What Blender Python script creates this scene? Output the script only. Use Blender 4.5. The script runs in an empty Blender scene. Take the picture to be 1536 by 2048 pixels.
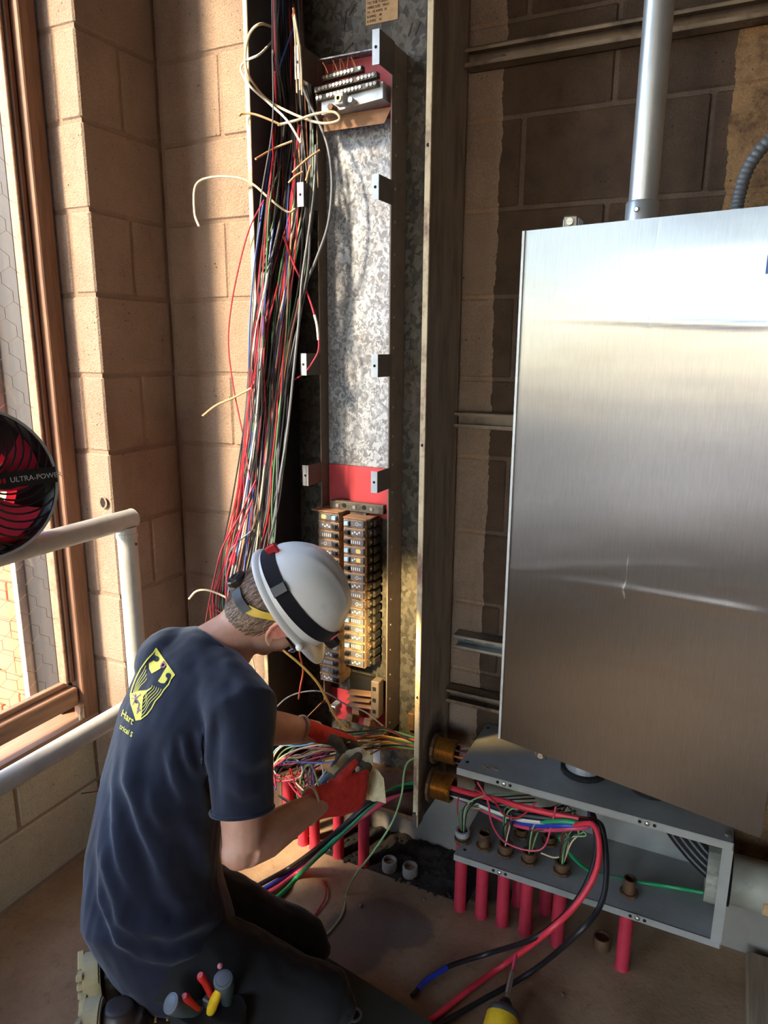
import bpy, bmesh, math, random
from mathutils import Vector, Matrix, noise as mnoise
from mathutils.bvhtree import BVHTree
random.seed(7)
scene = bpy.context.scene
COL = scene.collection
V = Vector
# ------------------------------------------------------------------ camera
CAM = V((1.487, -1.637, 1.508))
FPX = 1425.0                                   # focal length in pixels of the 1536 x 2048 frame
RX = V((0.8974935796, 0.4409703016, 0.0071040572))
RY = V((-0.1054825936, 0.1989893840, 0.9743082918))
RZ = V((0.4282273894, -0.8751847908, 0.2251063857))
cd = bpy.data.cameras.new('camera'); cam = bpy.data.objects.new('camera', cd); COL.objects.link(cam)
m3 = Matrix((RX, RY, RZ)).transposed()
cam.matrix_world = Matrix.Translation(CAM) @ m3.to_4x4()
cd.sensor_fit = 'VERTICAL'; cd.sensor_height = 24.0; cd.lens = FPX / 2048.0 * 24.0
cd.clip_start = 0.02; cd.clip_end = 200
scene.camera = cam
# ------------------------------------------------------------------ sky, sun, exposure
vs = scene.view_settings
vs.view_transform = 'Standard'; vs.look = 'None'; vs.gamma = 1.0; vs.exposure = 0.85; vs.use_curve_mapping = False
W = bpy.data.worlds.new('sky'); scene.world = W; W.use_nodes = True
wn = W.node_tree.nodes; wl = W.node_tree.links
sky = wn.new('ShaderNodeTexSky'); sky.sky_type = 'NISHITA'; sky.sun_disc = False
sky.sun_elevation = math.radians(35); sky.sun_rotation = math.radians(213); sky.air_density = 1.0; sky.dust_density = 0.6; sky.ozone_density = 2.0
wn['Background'].inputs['Strength'].default_value = 0.85
wl.new(sky.outputs[0], wn['Background'].inputs[0])
sl = bpy.data.lights.new('sun', 'SUN'); sl.energy = 11.5; sl.color = (1.0, 0.77, 0.52); sl.angle = math.radians(8)
so = bpy.data.objects.new('sun', sl); COL.objects.link(so)
_az = V((0.55, 0.835, 0)); _el = math.radians(35)
_d = V((_az.x * math.cos(_el), _az.y * math.cos(_el), -math.sin(_el)))
so.rotation_euler = _d.to_track_quat('-Z', 'Y').to_euler(); so.location = (-4, -7, 5)
cy = scene.cycles
cy.max_bounces = 8; cy.diffuse_bounces = 5; cy.glossy_bounces = 4; cy.transparent_max_bounces = 12
cy.use_denoising = True; cy.sample_clamp_indirect = 6.0; cy.caustics_reflective = False; cy.caustics_refractive = False

# ------------------------------------------------------------------ points of the photographed planes
def ray(px, py):
    return (RX * (px - 768.0) - RY * (py - 1024.0) - RZ * FPX).normalized()
def atY(px, py, y): r = ray(px, py); return CAM + r * ((y - CAM.y) / r.y)
def atX(px, py, x): r = ray(px, py); return CAM + r * ((x - CAM.x) / r.x)
def atZ(px, py, z): r = ray(px, py); return CAM + r * ((z - CAM.z) / r.z)
def atD(px, py, d): return CAM + (RX * (px - 768.0) - RY * (py - 1024.0)) / FPX * d - RZ * d
def pix(p):
    q = p - CAM; z = -q.dot(RZ); return 768 + FPX * q.dot(RX) / z, 1024 - FPX * q.dot(RY) / z

# ------------------------------------------------------------------ materials
def srgb(r, g, b):
    f = lambda c: (c / 12.92) if c <= 0.04045 else ((c + 0.055) / 1.055) ** 2.4
    return (f(r / 255), f(g / 255), f(b / 255), 1)
class NT:
    def __init__(s, name):
        s.m = bpy.data.materials.new(name); s.m.use_nodes = True
        s.n = s.m.node_tree.nodes; s.l = s.m.node_tree.links; s.b = s.n['Principled BSDF']
    def new(s, t, **kw):
        n = s.n.new(t)
        for k, v in kw.items(): setattr(n, k, v)
        return n
    def pos(s, scale=(1, 1, 1), obj=False):
        mp = s.new('ShaderNodeMapping'); mp.inputs['Scale'].default_value = scale
        if obj:
            s.l.new(s.new('ShaderNodeTexCoord').outputs['Object'], mp.inputs[0])
        else:
            s.l.new(s.new('ShaderNodeNewGeometry').outputs['Position'], mp.inputs[0])
        return mp.outputs[0]
    def noise(s, vec, scale, detail=4, rough=.6):
        n = s.new('ShaderNodeTexNoise'); n.inputs['Scale'].default_value = scale; n.inputs['Detail'].default_value = detail
        n.inputs['Roughness'].default_value = rough; s.l.new(vec, n.inputs['Vector']); return n.outputs['Fac']
    def ramp(s, fac, stops):
        r = s.new('ShaderNodeValToRGB'); e = r.color_ramp.elements
        while len(e) < len(stops): e.new(.5)
        for k, (p, c) in enumerate(stops):
            e[k].position = p; e[k].color = c if len(c) == 4 else (*c, 1)
        s.l.new(fac, r.inputs[0]); return r.outputs[0]
    def mix(s, fac, a, b, mode='MIX'):
        n = s.new('ShaderNodeMix'); n.data_type = 'RGBA'; n.blend_type = mode
        for sock, v in ((n.inputs[0], fac), (n.inputs[6], a), (n.inputs[7], b)):
            if hasattr(v, 'is_output') or isinstance(v, bpy.types.NodeSocket): s.l.new(v, sock)
            else: sock.default_value = v
        return n.outputs[2]
    def math(s, op, a, b=None, c=None):
        n = s.new('ShaderNodeMath'); n.operation = op
        for sock, v in zip(n.inputs, (a, b, c)):
            if v is None: continue
            if isinstance(v, bpy.types.NodeSocket): s.l.new(v, sock)
            else: sock.default_value = v
        return n.outputs[0]
    def bump(s, h, strength=.3, dist=.002, prev=None):
        n = s.new('ShaderNodeBump'); n.inputs['Strength'].default_value = strength; n.inputs['Distance'].default_value = dist
        s.l.new(h, n.inputs['Height'])
        if prev is not None: s.l.new(prev, n.inputs['Normal'])
        s.l.new(n.outputs[0], s.b.inputs['Normal']); return n.outputs[0]
    def set(s, **kw):
        for k, v in kw.items():
            k = {'color': 'Base Color', 'rough': 'Roughness', 'metal': 'Metallic', 'spec': 'Specular IOR Level', 'sss': 'Subsurface Weight',
                 'trans': 'Transmission Weight', 'aniso': 'Anisotropic', 'arot': 'Anisotropic Rotation', 'coat': 'Coat Weight',
                 'sheen': 'Sheen Weight', 'alpha': 'Alpha', 'em': 'Emission Color', 'ems': 'Emission Strength'}.get(k, k)
            if isinstance(v, bpy.types.NodeSocket): s.l.new(v, s.b.inputs[k])
            else: s.b.inputs[k].default_value = v
        return s
def simple(name, rgb, rough=.5, metal=0., var=.15, scale=30., bump=0., bscale=200., dirt=None, dfac=.55, **kw):
    t = NT(name); p = t.pos(); c = srgb(*rgb)
    lo = tuple(max(0, x * (1 - var)) for x in c[:3]); hi = tuple(min(1, x * (1 + var)) for x in c[:3])
    col = t.ramp(t.noise(p, scale, 5), [(.3, lo), (.7, hi)])
    if dirt:
        f = t.ramp(t.noise(p, scale * .45, 8, .7), [(dfac, (0, 0, 0)), (dfac + .15, (1, 1, 1))])
        col = t.mix(f, col, srgb(*dirt))
    t.set(color=col, rough=rough, metal=metal, **kw)
    if bump: t.bump(t.noise(p, bscale, 4), bump, .001)
    return t.m
M = {}
def block_mat(name, base, patch=None, pits=True, bl=0):
    t = NT(name); p = t.pos(); c = srgb(*base)
    n1 = t.noise(p, 5, 6, .65)
    col = t.ramp(n1, [(.3, tuple(x * .78 for x in c[:3])), (.7, tuple(min(1, x * 1.12) for x in c[:3]))])
    grime = t.ramp(t.noise(t.pos((4, 4, 1.2)), 3.0, 8, .7), [(.55, (0, 0, 0)), (.8, (1, 1, 1))])
    col = t.mix(t.math('MULTIPLY', grime, .35), col, srgb(92, 72, 56))
    if patch:
        sx = t.new('ShaderNodeSeparateXYZ'); t.l.new(t.new('ShaderNodeNewGeometry').outputs['Position'], sx.inputs[0])
        w = t.math('MULTIPLY', t.math('SUBTRACT', t.noise(p, 26, 6, .7), .5), .022)
        w2 = t.math('MULTIPLY', t.math('SUBTRACT', t.noise(p, 5, 2, .5), .5), .03)
        xx = t.math('ADD', t.math('ADD', sx.outputs[0], w), w2)
        a = t.math('MULTIPLY', t.math('GREATER_THAN', xx, patch[0]), t.math('LESS_THAN', xx, patch[1]))
        a = t.math('MULTIPLY', a, t.math('GREATER_THAN', sx.outputs[1], .12))
        bare = t.ramp(t.noise(p, 14, 6), [(.3, srgb(*[c_ + bl for c_ in (72, 56, 46)])), (.7, srgb(*[c_ + bl for c_ in (98, 78, 62)]))])
        col = t.mix(a, col, bare)
        b = t.math('GREATER_THAN', xx, patch[1])
        mott = t.ramp(t.noise(p, 11, 8, .75), [(.42, srgb(168, 132, 92)), (.6, srgb(96, 70, 50))])
        col = t.mix(b, col, mott)
    if pits:
        v = t.new('ShaderNodeTexVoronoi'); v.inputs['Scale'].default_value = 75; t.l.new(p, v.inputs['Vector'])
        pit = t.ramp(t.math('ADD', v.outputs['Distance'], t.math('MULTIPLY', t.noise(p, 20, 3), .75)), [(.37, (1, 1, 1)), (.43, (0, 0, 0))])
        col = t.mix(t.math('MULTIPLY', pit, .75), col, srgb(52, 40, 32))
        h = t.math('SUBTRACT', t.noise(p, 210, 5, .7), t.math('MULTIPLY', pit, 1.2))
    else: h = t.noise(p, 210, 5, .7)
    col = t.mix(t.ramp(t.noise(p, 240, 3, .7), [(.35, (.28, .28, .28)), (.6, (0, 0, 0))]), col, srgb(70, 54, 42))
    t.set(color=col, rough=.62, spec=.35); t.bump(h, 1.0, .006)
    return t.m
M['block'] = block_mat('painted_block', (176, 150, 130), patch=(.917, 1.412))
M['block_low'] = block_mat('painted_block_chipped', (206, 190, 160))
M['mortar_p'] = block_mat('wall_joint', (188, 156, 128), patch=(.917, 1.412), pits=False, bl=26)
M['mortar'] = block_mat('painted_joint', (166, 140, 120), pits=False)
M['darkwall'] = simple('unpainted_block', (96, 82, 70), .8)
M['curb'] = simple('smooth_concrete', (136, 130, 122), .75, scale=6, bump=.3, dirt=(84, 72, 60))
def floor_mat():
    t = NT('dusty_concrete_floor'); p = t.pos()
    col = t.ramp(t.noise(p, 3.2, 9, .68), [(.3, srgb(130, 106, 80)), (.5, srgb(158, 130, 100)), (.72, srgb(182, 154, 122))])
    col = t.mix(t.ramp(t.noise(p, 40, 6, .7), [(.55, (0, 0, 0)), (.75, (.6, .6, .6))]), col, srgb(84, 66, 52))
    sx = t.new('ShaderNodeSeparateXYZ'); t.l.new(t.new('ShaderNodeNewGeometry').outputs['Position'], sx.inputs[0])
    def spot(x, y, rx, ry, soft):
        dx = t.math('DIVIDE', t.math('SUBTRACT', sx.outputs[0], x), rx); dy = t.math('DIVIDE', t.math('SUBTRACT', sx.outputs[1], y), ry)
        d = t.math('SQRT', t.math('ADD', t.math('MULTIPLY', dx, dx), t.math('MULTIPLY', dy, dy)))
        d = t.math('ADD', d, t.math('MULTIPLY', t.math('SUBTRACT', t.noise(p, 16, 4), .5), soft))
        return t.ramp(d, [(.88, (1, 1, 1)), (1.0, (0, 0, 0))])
    grey_patch = t.math('MAXIMUM', spot(.80, -.17, .125, .085, .3), spot(.74, -.27, .1, .12, .3))  # overlapping spots, greyer and smoother than the floor around
    col = t.mix(t.math('MULTIPLY', grey_patch, .72), col, srgb(104, 95, 90))
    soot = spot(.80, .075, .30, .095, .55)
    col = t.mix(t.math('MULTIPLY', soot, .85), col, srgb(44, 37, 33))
    t.set(color=col, rough=t.ramp(grey_patch, [(0, (.7, .7, .7)), (1, (.5, .5, .5))])); t.bump(t.noise(p, 90, 6, .7), .45, .003)
    return t.m
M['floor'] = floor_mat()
def galv(name, lo, hi, rough=.42, metal=.85, scale=85):
    t = NT(name); p = t.pos((1, 1, .8))
    n = t.new('ShaderNodeTexNoise'); n.inputs['Scale'].default_value = 60; t.l.new(p, n.inputs['Vector'])
    ad = t.mix(.03, p, n.outputs['Color'])
    v = t.new('ShaderNodeTexVoronoi'); v.inputs['Scale'].default_value = scale; t.l.new(ad, v.inputs['Vector'])
    sp = t.new('ShaderNodeSeparateColor'); t.l.new(v.outputs['Color'], sp.inputs[0])
    col = t.ramp(sp.outputs[0], [(.2, srgb(*lo)), (.8, srgb(*hi))])
    col = t.mix(t.ramp(t.noise(p, 9, 6, .7), [(.5, (0, 0, 0)), (.75, (.7, .7, .7))]), col, srgb(92, 78, 66))
    t.set(color=col, metal=metal, rough=t.ramp(sp.outputs[1], [(0, (rough - .1,) * 3), (1, (rough + .15,) * 3)]))
    return t.m
M['galv'] = galv('galvanized_spangle', (118, 121, 128), (172, 177, 186), .55, .45, 150)
M['galv_dark'] = galv('shaded_dusty_galvanized', (58, 54, 50), (92, 88, 80), .6, .35)  # dusty zinc, with the cabinet interior's shade put into the colour
M['cab_in'] = simple('cabinet_inner_dark_paint', (66, 62, 66), .5, var=.2, dirt=(92, 82, 76), dfac=.6)
M['cab_out'] = NT('weathered_cabinet_paint').m
def cab_out():
    t = NT('weathered_cabinet_paint'); p = t.pos((7, 7, 1.4))
    col = t.ramp(t.noise(p, 3, 9, .7), [(.3, srgb(120, 106, 94)), (.5, srgb(168, 154, 136)), (.75, srgb(194, 182, 162))])
    q = t.pos()
    sx = t.new('ShaderNodeSeparateXYZ'); t.l.new(t.new('ShaderNodeNewGeometry').outputs['Position'], sx.inputs[0])
    def blot(y, z, r):
        dy = t.math('SUBTRACT', sx.outputs[1], y); dz = t.math('SUBTRACT', sx.outputs[2], z)
        d = t.math('SQRT', t.math('ADD', t.math('MULTIPLY', dy, dy), t.math('MULTIPLY', t.math('MULTIPLY', dz, dz), .5)))
        return t.ramp(t.math('ADD', d, t.math('MULTIPLY', t.math('SUBTRACT', t.noise(q, 30, 4), .5), .04)), [(r * .6, (1, 1, 1)), (r, (0, 0, 0))])
    rust = t.math('MAXIMUM', blot(.035, .415, .085), blot(.018, .32, .10))
    col = t.mix(rust, col, srgb(46, 33, 27))
    t.set(color=col, rough=.6); t.bump(t.noise(q, 160, 5), .25, .001); return t.m
M['cab_out'] = cab_out()
M['lip'] = simple('cream_lip_paint', (198, 180, 148), .55, scale=18, dirt=(128, 98, 80), dfac=.5)
M['pan_edge'] = simple('dusty_pan_flange', (104, 90, 78), .6, dirt=(78, 62, 50))
M['bracket'] = simple('zinc_bracket', (188, 192, 196), .4, .5, dirt=(120, 112, 104), dfac=.62)
M['bracket_arm'] = simple('bracket_arm_dusty', (88, 78, 70), .6, .2)
M['red_board'] = simple('red_fibre_board', (178, 56, 66), .55, scale=12, dirt=(112, 60, 56), dfac=.56)
M['dust'] = simple('brown_dust', (150, 112, 84), .9, scale=40, bump=.5, bscale=300, dirt=(96, 64, 46), dfac=.58)
M['brk_body'] = simple('dusty_breaker_case', (150, 118, 90), .75, scale=60, dirt=(70, 54, 44), dfac=.52)
M['brk_side'] = simple('black_breaker_side', (48, 42, 38), .6, dirt=(110, 86, 64), dfac=.55, scale=50)
M['brk_face'] = simple('breaker_face_grey', (92, 94, 102), .45, scale=120, dirt=(150, 150, 156), dfac=.6)
M['brk_black'] = simple('breaker_black_toggle', (26, 25, 27), .35)
M['brk_glint'] = simple('breaker_glint_toggle', (150, 190, 226), .35)  # black toggle coloured pale, a window reflection put into its colour
M['brk_yellow'] = simple('breaker_yellow_label', (214, 190, 120), .6)
M['brk_print'] = simple('breaker_white_print', (200, 200, 204), .6)
M['screw'] = simple('bright_screw', (190, 188, 180), .3, .9)
M['brass'] = simple('brass_lug', (206, 186, 120), .35, .85)
M['copper'] = simple('bare_copper', (206, 134, 96), .4, .8)
M['paper'] = simple('old_paper_label', (186, 152, 112), .8, dirt=(140, 108, 76))
M['ink'] = simple('label_ink', (58, 46, 40), .8)
M['bar_metal'] = simple('dirty_terminal_bar', (104, 98, 88), .5, .6, dirt=(58, 48, 40), dfac=.5, scale=60)
M['dark'] = simple('black_hole', (14, 13, 13), .9)
def steel():
    t = NT('brushed_stainless'); p = t.pos((900, 900, 22))
    n = t.noise(p, 1.0, 3, .7)
    col = t.ramp(n, [(.3, (.215, .22, .225)), (.7, (.265, .265, .27))])
    sm = t.ramp(t.noise(t.pos((3, 3, 9)), 2.2, 7, .7), [(.5, (0, 0, 0)), (.8, (.5, .5, .5))])
    col = t.mix(t.math('MULTIPLY', sm, .5), col, srgb(118, 111, 102))
    tg = t.new('ShaderNodeTangent', direction_type='RADIAL', axis='Z')
    t.l.new(tg.outputs[0], t.b.inputs['Tangent'])
    t.set(color=col, metal=1.0, rough=.30, aniso=.9, arot=0.0)
    b1 = t.bump(n, .05, .0004); t.bump(t.noise(t.pos((1.2, 1.2, 3.2)), 2.4, 2, .4), .10, .012, b1); return t.m
M['steel'] = steel()
M['steel_plain'] = simple('stainless_edge', (176, 174, 170), .32, .95)
M['emt'] = simple('galvanized_conduit', (206, 212, 218), .36, .75, scale=8)
M['trough'] = simple('grey_trough_paint', (146, 146, 142), .5, scale=10, dirt=(150, 128, 104), dfac=.6)
M['pipe_red'] = simple('red_painted_conduit', (192, 50, 72), .5, scale=25, dirt=(132, 60, 62), dfac=.6)
M['rust'] = simple('rusty_fitting', (112, 84, 62), .65, .5, scale=60, bump=.3, dirt=(70, 50, 40))
M['gold'] = simple('corroded_brass_thread', (180, 128, 62), .38, .85, scale=70, dirt=(110, 74, 40))
M['grey_pipe'] = simple('grey_pipe', (150, 150, 138), .5, scale=12, dirt=(90, 82, 70), dfac=.6)
M['rail'] = simple('grey_rail_paint', (176, 174, 166), .34, scale=16, dirt=(128, 118, 106), dfac=.66)
def wood(name, a, b, axis):
    t = NT(name); s = [26, 26, 26]; s[axis] = 2.0
    f = t.noise(t.pos(tuple(s)), 2.4, 7, .65)
    col = t.ramp(f, [(.25, srgb(*a)), (.75, srgb(*b))])
    t.set(color=col, rough=.6); t.bump(f, .25, .002); return t.m
M['wood_v'] = wood('brown_wood_upright', (86, 60, 46), (146, 106, 80), 2)
M['wood_y'] = wood('weathered_wood_rail', (104, 78, 60), (168, 128, 98), 1)
M['wood_d'] = wood('shaded_outer_wood', (22, 17, 15), (40, 30, 25), 2)  # dark brown wood, darkened further so the colour carries its shade
M['white_pvc'] = simple('white_plastic', (232, 230, 226), .35)
def glass(name, tint=(.93, .95, .95, 1), f=.04):
    t = NT(name); t.n.remove(t.b)
    tr = t.new('ShaderNodeBsdfTransparent'); tr.inputs[0].default_value = tint
    gl = t.new('ShaderNodeBsdfGlossy'); gl.inputs['Roughness'].default_value = .05
    mx = t.new('ShaderNodeMixShader'); mx.inputs[0].default_value = f
    t.l.new(tr.outputs[0], mx.inputs[1]); t.l.new(gl.outputs[0], mx.inputs[2]); t.l.new(mx.outputs[0], t.n['Material Output'].inputs[0]); return t.m
M['glass'] = glass('window_glass'); M['lens'] = glass('clear_lens', (.86, .86, .95, 1), .22)
M['brick'] = simple('orange_brick', (176, 104, 70), .8, scale=26, bump=.5, dirt=(150, 84, 56), dfac=.6)
M['brick_mortar'] = simple('brick_mortar', (176, 128, 98), .85, bump=.3)
M['ground'] = simple('pale_concrete_yard', (186, 184, 180), .85, scale=1.5)
M['ceil'] = simple('ceiling_paint', (84, 76, 70), .85)
def wirecol(name, rgb, rough=.42): M[name] = simple('insulation_' + name, rgb, rough, var=.12, scale=20)
for n_, c_ in dict(black=(38, 38, 42), grey=(104, 106, 112), red=(176, 40, 56), pink=(206, 72, 100), blue=(62, 92, 168), cream=(224, 204, 166), white=(216, 214, 206),
                   green=(84, 132, 86), lgreen=(150, 190, 130), yellow=(222, 178, 92), tan=(178, 140, 104), orange=(222, 110, 76), brown=(110, 70, 54), purple=(150, 84, 150),
                   cgreen=(34, 150, 94), cblue=(40, 62, 172), cred=(222, 56, 72), cblack=(26, 26, 30), lblue=(130, 176, 214)).items(): wirecol(n_, c_)

# ------------------------------------------------------------------ mesh helpers
class MB:
    def __init__(s): s.bm = bmesh.new()
    def box(s, a, b, bevel=0., rot=None, piv=None):
        a = V(a); b = V(b); c = (a + b) / 2; d = b - a
        r = bmesh.ops.create_cube(s.bm, size=1.0); vs_ = r['verts']
        for v in vs_: v.co = V((v.co.x * d.x, v.co.y * d.y, v.co.z * d.z)) + c
        if bevel > 0:
            es = list({e for v in vs_ for e in v.link_edges})
            rr = bmesh.ops.bevel(s.bm, geom=es, offset=bevel, segments=1, affect='EDGES')
            vs_ = list({v for f in rr['faces'] for v in f.verts} | {v for v in vs_ if v.is_valid})
        if rot is not None:
            p = V(piv) if piv is not None else c
            for v in vs_: v.co = rot @ (v.co - p) + p
        return s
    def frame(s, d, up=None):
        d = d.normalized(); u = V(up) if up is not None else (V((0, 0, 1)) if abs(d.z) < .95 else V((1, 0, 0)))
        x = u.cross(d).normalized(); y = d.cross(x).normalized(); return x, y
    def cyl(s, a, b, r, n=16, r2=None, cap=True):
        return s.lathe(a, V(b) - V(a), [(0, r), (1, r if r2 is None else r2)], n, cap)
    def lathe(s, o, ax, prof, n=16, cap=True):
        """prof: (t along ax, radius)"""
        o = V(o); ax = V(ax); x, y = s.frame(ax); rings = []
        for t, r in prof:
            c = o + ax * t
            rings.append([s.bm.verts.new(c + (x * math.cos(2 * math.pi * k / n) + y * math.sin(2 * math.pi * k / n)) * r) for k in range(n)])
        for A, B in zip(rings, rings[1:]):
            for k in range(n): s.bm.faces.new((A[k], A[(k + 1) % n], B[(k + 1) % n], B[k]))
        if cap:
            s.bm.faces.new(rings[0][::-1]); s.bm.faces.new(rings[-1])
        return s
    def ring(s, o, ax, ro, ri, h, n=20):
        ax = V(ax).normalized()
        return s.lathe(o, ax * h, [(0, ri), (0, ro), (1, ro), (1, ri), (0, ri)], n, False)
    def loft(s, secs, n=16, cap=True):
        """secs: (centre, x axis vector, y axis vector) with the lengths as radii"""
        rings = []
        for c, ax, ay in secs:
            rings.append([s.bm.verts.new(V(c) + V(ax) * math.cos(2 * math.pi * k / n) + V(ay) * math.sin(2 * math.pi * k / n)) for k in range(n)])
        for A, B in zip(rings, rings[1:]):
            for k in range(n): s.bm.faces.new((A[k], A[(k + 1) % n], B[(k + 1) % n], B[k]))
        if cap:
            s.bm.faces.new(rings[0][::-1]); s.bm.faces.new(rings[-1])
        return s
    def tube(s, pts, r, n=8, flat=1.0, up=None):
        pts = [V(p) for p in pts]; secs = []; prev = None
        for i, p in enumerate(pts):
            d = (pts[min(i + 1, len(pts) - 1)] - pts[max(i - 1, 0)])
            if d.length < 1e-9: d = V((0, 0, 1))
            d.normalize()
            if prev is None: x, y = s.frame(d, up)
            else:
                x = (prev - d * prev.dot(d)).normalized(); y = d.cross(x)
            prev = x; rr = r[i] if isinstance(r, (list, tuple)) else r
            secs.append((p, x * rr, y * rr * flat))
        return s.loft(secs, n)
    def sphere(s, c, r, u=16, v=10, sc=(1, 1, 1), m=None):
        rr = bmesh.ops.create_uvsphere(s.bm, u_segments=u, v_segments=v, radius=1.0)
        mm = (Matrix.Translation(V(c)) @ (m.to_4x4() if m is not None else Matrix()) @ Matrix.Diagonal((r * sc[0], r * sc[1], r * sc[2], 1)))
        bmesh.ops.transform(s.bm, matrix=mm, verts=rr['verts']); return s
    def prism(s, poly, n, h):
        """poly: 3-D points of a flat outline, n: extrusion direction"""
        n = V(n).normalized() * h
        a = [s.bm.verts.new(V(p)) for p in poly]; b = [s.bm.verts.new(V(p) + n) for p in poly]
        s.bm.faces.new(a[::-1]); s.bm.faces.new(b)
        for k in range(len(a)):
            j = (k + 1) % len(a); s.bm.faces.new((a[k], a[j], b[j], b[k]))
        return s
    def mesh(s, name, mat, smooth=False):
        bmesh.ops.recalc_face_normals(s.bm, faces=s.bm.faces[:])
        me = bpy.data.meshes.new(name); s.bm.to_mesh(me); s.bm.free(); me.materials.append(mat)
        if smooth: smooth_mesh(me)
        return me
    def build(s, name, mat, parent=None, smooth=False):
        return link(name, s.mesh(name, mat, smooth), parent)
def smooth_mesh(me, ang=40):
    me.shade_smooth()
    try: me.set_sharp_from_angle(angle=math.radians(ang))
    except Exception: pass
def link(name, data, parent=None):
    o = bpy.data.objects.new(name, data); COL.objects.link(o)
    if parent is not None:
        o.parent = parent; root = parent
        o.matrix_parent_inverse = world_of(parent).inverted()
    return o
def world_of(o):
    m = Matrix.LocRotScale(o.location, o.rotation_euler, o.scale)
    if o.parent is not None: m = world_of(o.parent) @ o.matrix_parent_inverse @ m
    return m
def empty(name, loc=(0, 0, 0)):
    o = bpy.data.objects.new(name, None); o.location = loc; o.empty_display_size = .05; COL.objects.link(o); return o
def tag(o, label, cat, group=None, kind=None):
    if label: o['label'] = label
    if cat: o['category'] = cat
    if group: o['group'] = group
    if kind: o['kind'] = kind
    return o
def struct(o, label=None):
    o['kind'] = 'structure'
    if label: o['label'] = label
    return o
def kids(o): return [c for c in bpy.data.objects if c.parent == o]
def copy_tree(o, loc, kidmap=None):
    c = o.copy(); COL.objects.link(c); c.location = loc
    for ch in kids(o):
        d = ch.copy(); COL.objects.link(d); d.parent = c
        for g in kids(ch):
            e = g.copy(); COL.objects.link(e); e.parent = d
    return c
def spline(pts, k=8):
    """Catmull-Rom through 3-D points"""
    pts = [V(p) for p in pts]; P = [pts[0] * 2 - pts[1]] + pts + [pts[-1] * 2 - pts[-2]]; out = []
    for i in range(1, len(P) - 2):
        a, b, c, d = P[i - 1:i + 3]
        for j in range(k):
            t = j / k
            out.append(((b * 2) + (c - a) * t + (a * 2 - b * 5 + c * 4 - d) * t * t + (b * 3 - a - c * 3 + d) * t ** 3) / 2)
    out.append(pts[-1]); return out
def wire(name, pts, r, mat, parent=None, k=6, n=8, raw=False):
    return MB().tube(pts if raw else spline(pts, k), r, n).build(name, M[mat] if isinstance(mat, str) else mat, parent, True)
def text_mesh(body, size, mat, name='printed_text', ext=.0002, bold=False):
    cu = bpy.data.curves.new(name, 'FONT'); cu.body = body; cu.size = size; cu.offset = .016 * size if bold else 0; cu.extrude = ext; cu.resolution_u = 3
    ob = bpy.data.objects.new('t', cu); COL.objects.link(ob)
    dg = bpy.context.evaluated_depsgraph_get(); me = bpy.data.meshes.new_from_object(ob.evaluated_get(dg))
    bpy.data.objects.remove(ob); bpy.data.curves.remove(cu); me.materials.clear(); me.materials.append(mat); return me
def place_text(body, size, mat, origin, xdir, ydir, parent, name='printed_text', off=.0006):
    me = text_mesh(body, size, mat, name); x = V(xdir).normalized(); y = V(ydir).normalized(); z = x.cross(y)
    me.transform(Matrix.Translation(V(origin) + z * off) @ Matrix((x, y, z)).transposed().to_4x4()); return link(name, me, parent)
ORD = 'first second third fourth fifth sixth seventh eighth ninth tenth eleventh twelfth thirteenth fourteenth fifteenth sixteenth seventeenth eighteenth nineteenth twentieth'.split()
# ================================================================== the setting
CH = 0.2032
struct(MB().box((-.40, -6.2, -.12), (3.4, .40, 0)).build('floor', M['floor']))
struct(MB().box((-30, -40, -.35), (-.40, 30, -.15)).build('ground', M['ground']))
struct(MB().box((-.40, -30, -.35), (12, -6.2, -.02)).build('ground', M['ground']))
struct(MB().box((-.40, -6.3, 3.3), (3.4, .40, 3.45)).build('ceiling', M['ceil']))
_blk = {}
def block(parent, a, b, mat, g=.004):
    """one block with eased edges, its mesh shared by blocks of one size"""
    a = V(a) + V((g, g, g)); b = V(b) - V((g, g, g)); d = b - a; key = (round(d.x, 3), round(d.y, 3), round(d.z, 3), mat.name)
    if key not in _blk:
        _blk[key] = MB().box(-d / 2, d / 2, .0045).mesh('block', mat)
    o = bpy.data.objects.new('block', _blk[key]); COL.objects.link(o); o.parent = parent; o.location = (a + b) / 2
    o.location += V((random.uniform(-.0012, .0012), random.uniform(-.0012, .0012), 0)); return o
# back wall
wb = struct(MB().box((.0, .155, 0), (3.4, .33, 3.3)).build('wall_back', M['mortar_p']))
MB().box((.32, .1475, 0), (3.4, .16, CH + .006)).build('concrete_base', M['curb'], wb)
for k in range(1, 16):
    z0 = .008 + CH * k; off = (.97 if k % 2 else 1.173) - .4064 * 2
    x = off
    while x < 2.3:
        a = max(x, .33)
        if x + .4064 > a + .03: block(wb, (a, .147, z0), (x + .4064, .25, z0 + CH), M['block'])
        x += .4064
# left corner piers (blocks round the corner)
wc = struct(MB().box((-.33, -.262, 0), (-.008, .33, 3.3)).build('wall_corner', M['mortar']))
MB().box((-.01, .008, 0), (.33, .33, 3.3)).build('pier_core', M['mortar'], wc)
for k in range(0, 16):
    z0 = .008 + CH * k
    if k % 2:
        block(wc, (-.16, -.27, z0), (0, 0, z0 + CH), M['block'])
        block(wc, (0, 0, z0), (.34, .14, z0 + CH), M['block'])
    else:
        block(wc, (-.078, -.27, z0), (0, -.13, z0 + CH), M['block']); block(wc, (-.16, -.27, z0), (-.078, -.13, z0 + CH), M['block'])
        block(wc, (-.16, -.13, z0), (0, 0, z0 + CH), M['block'])
        block(wc, (0, 0, z0), (.205, .14, z0 + CH), M['block']); block(wc, (.205, 0, z0), (.34, .14, z0 + CH), M['block'])
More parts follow.
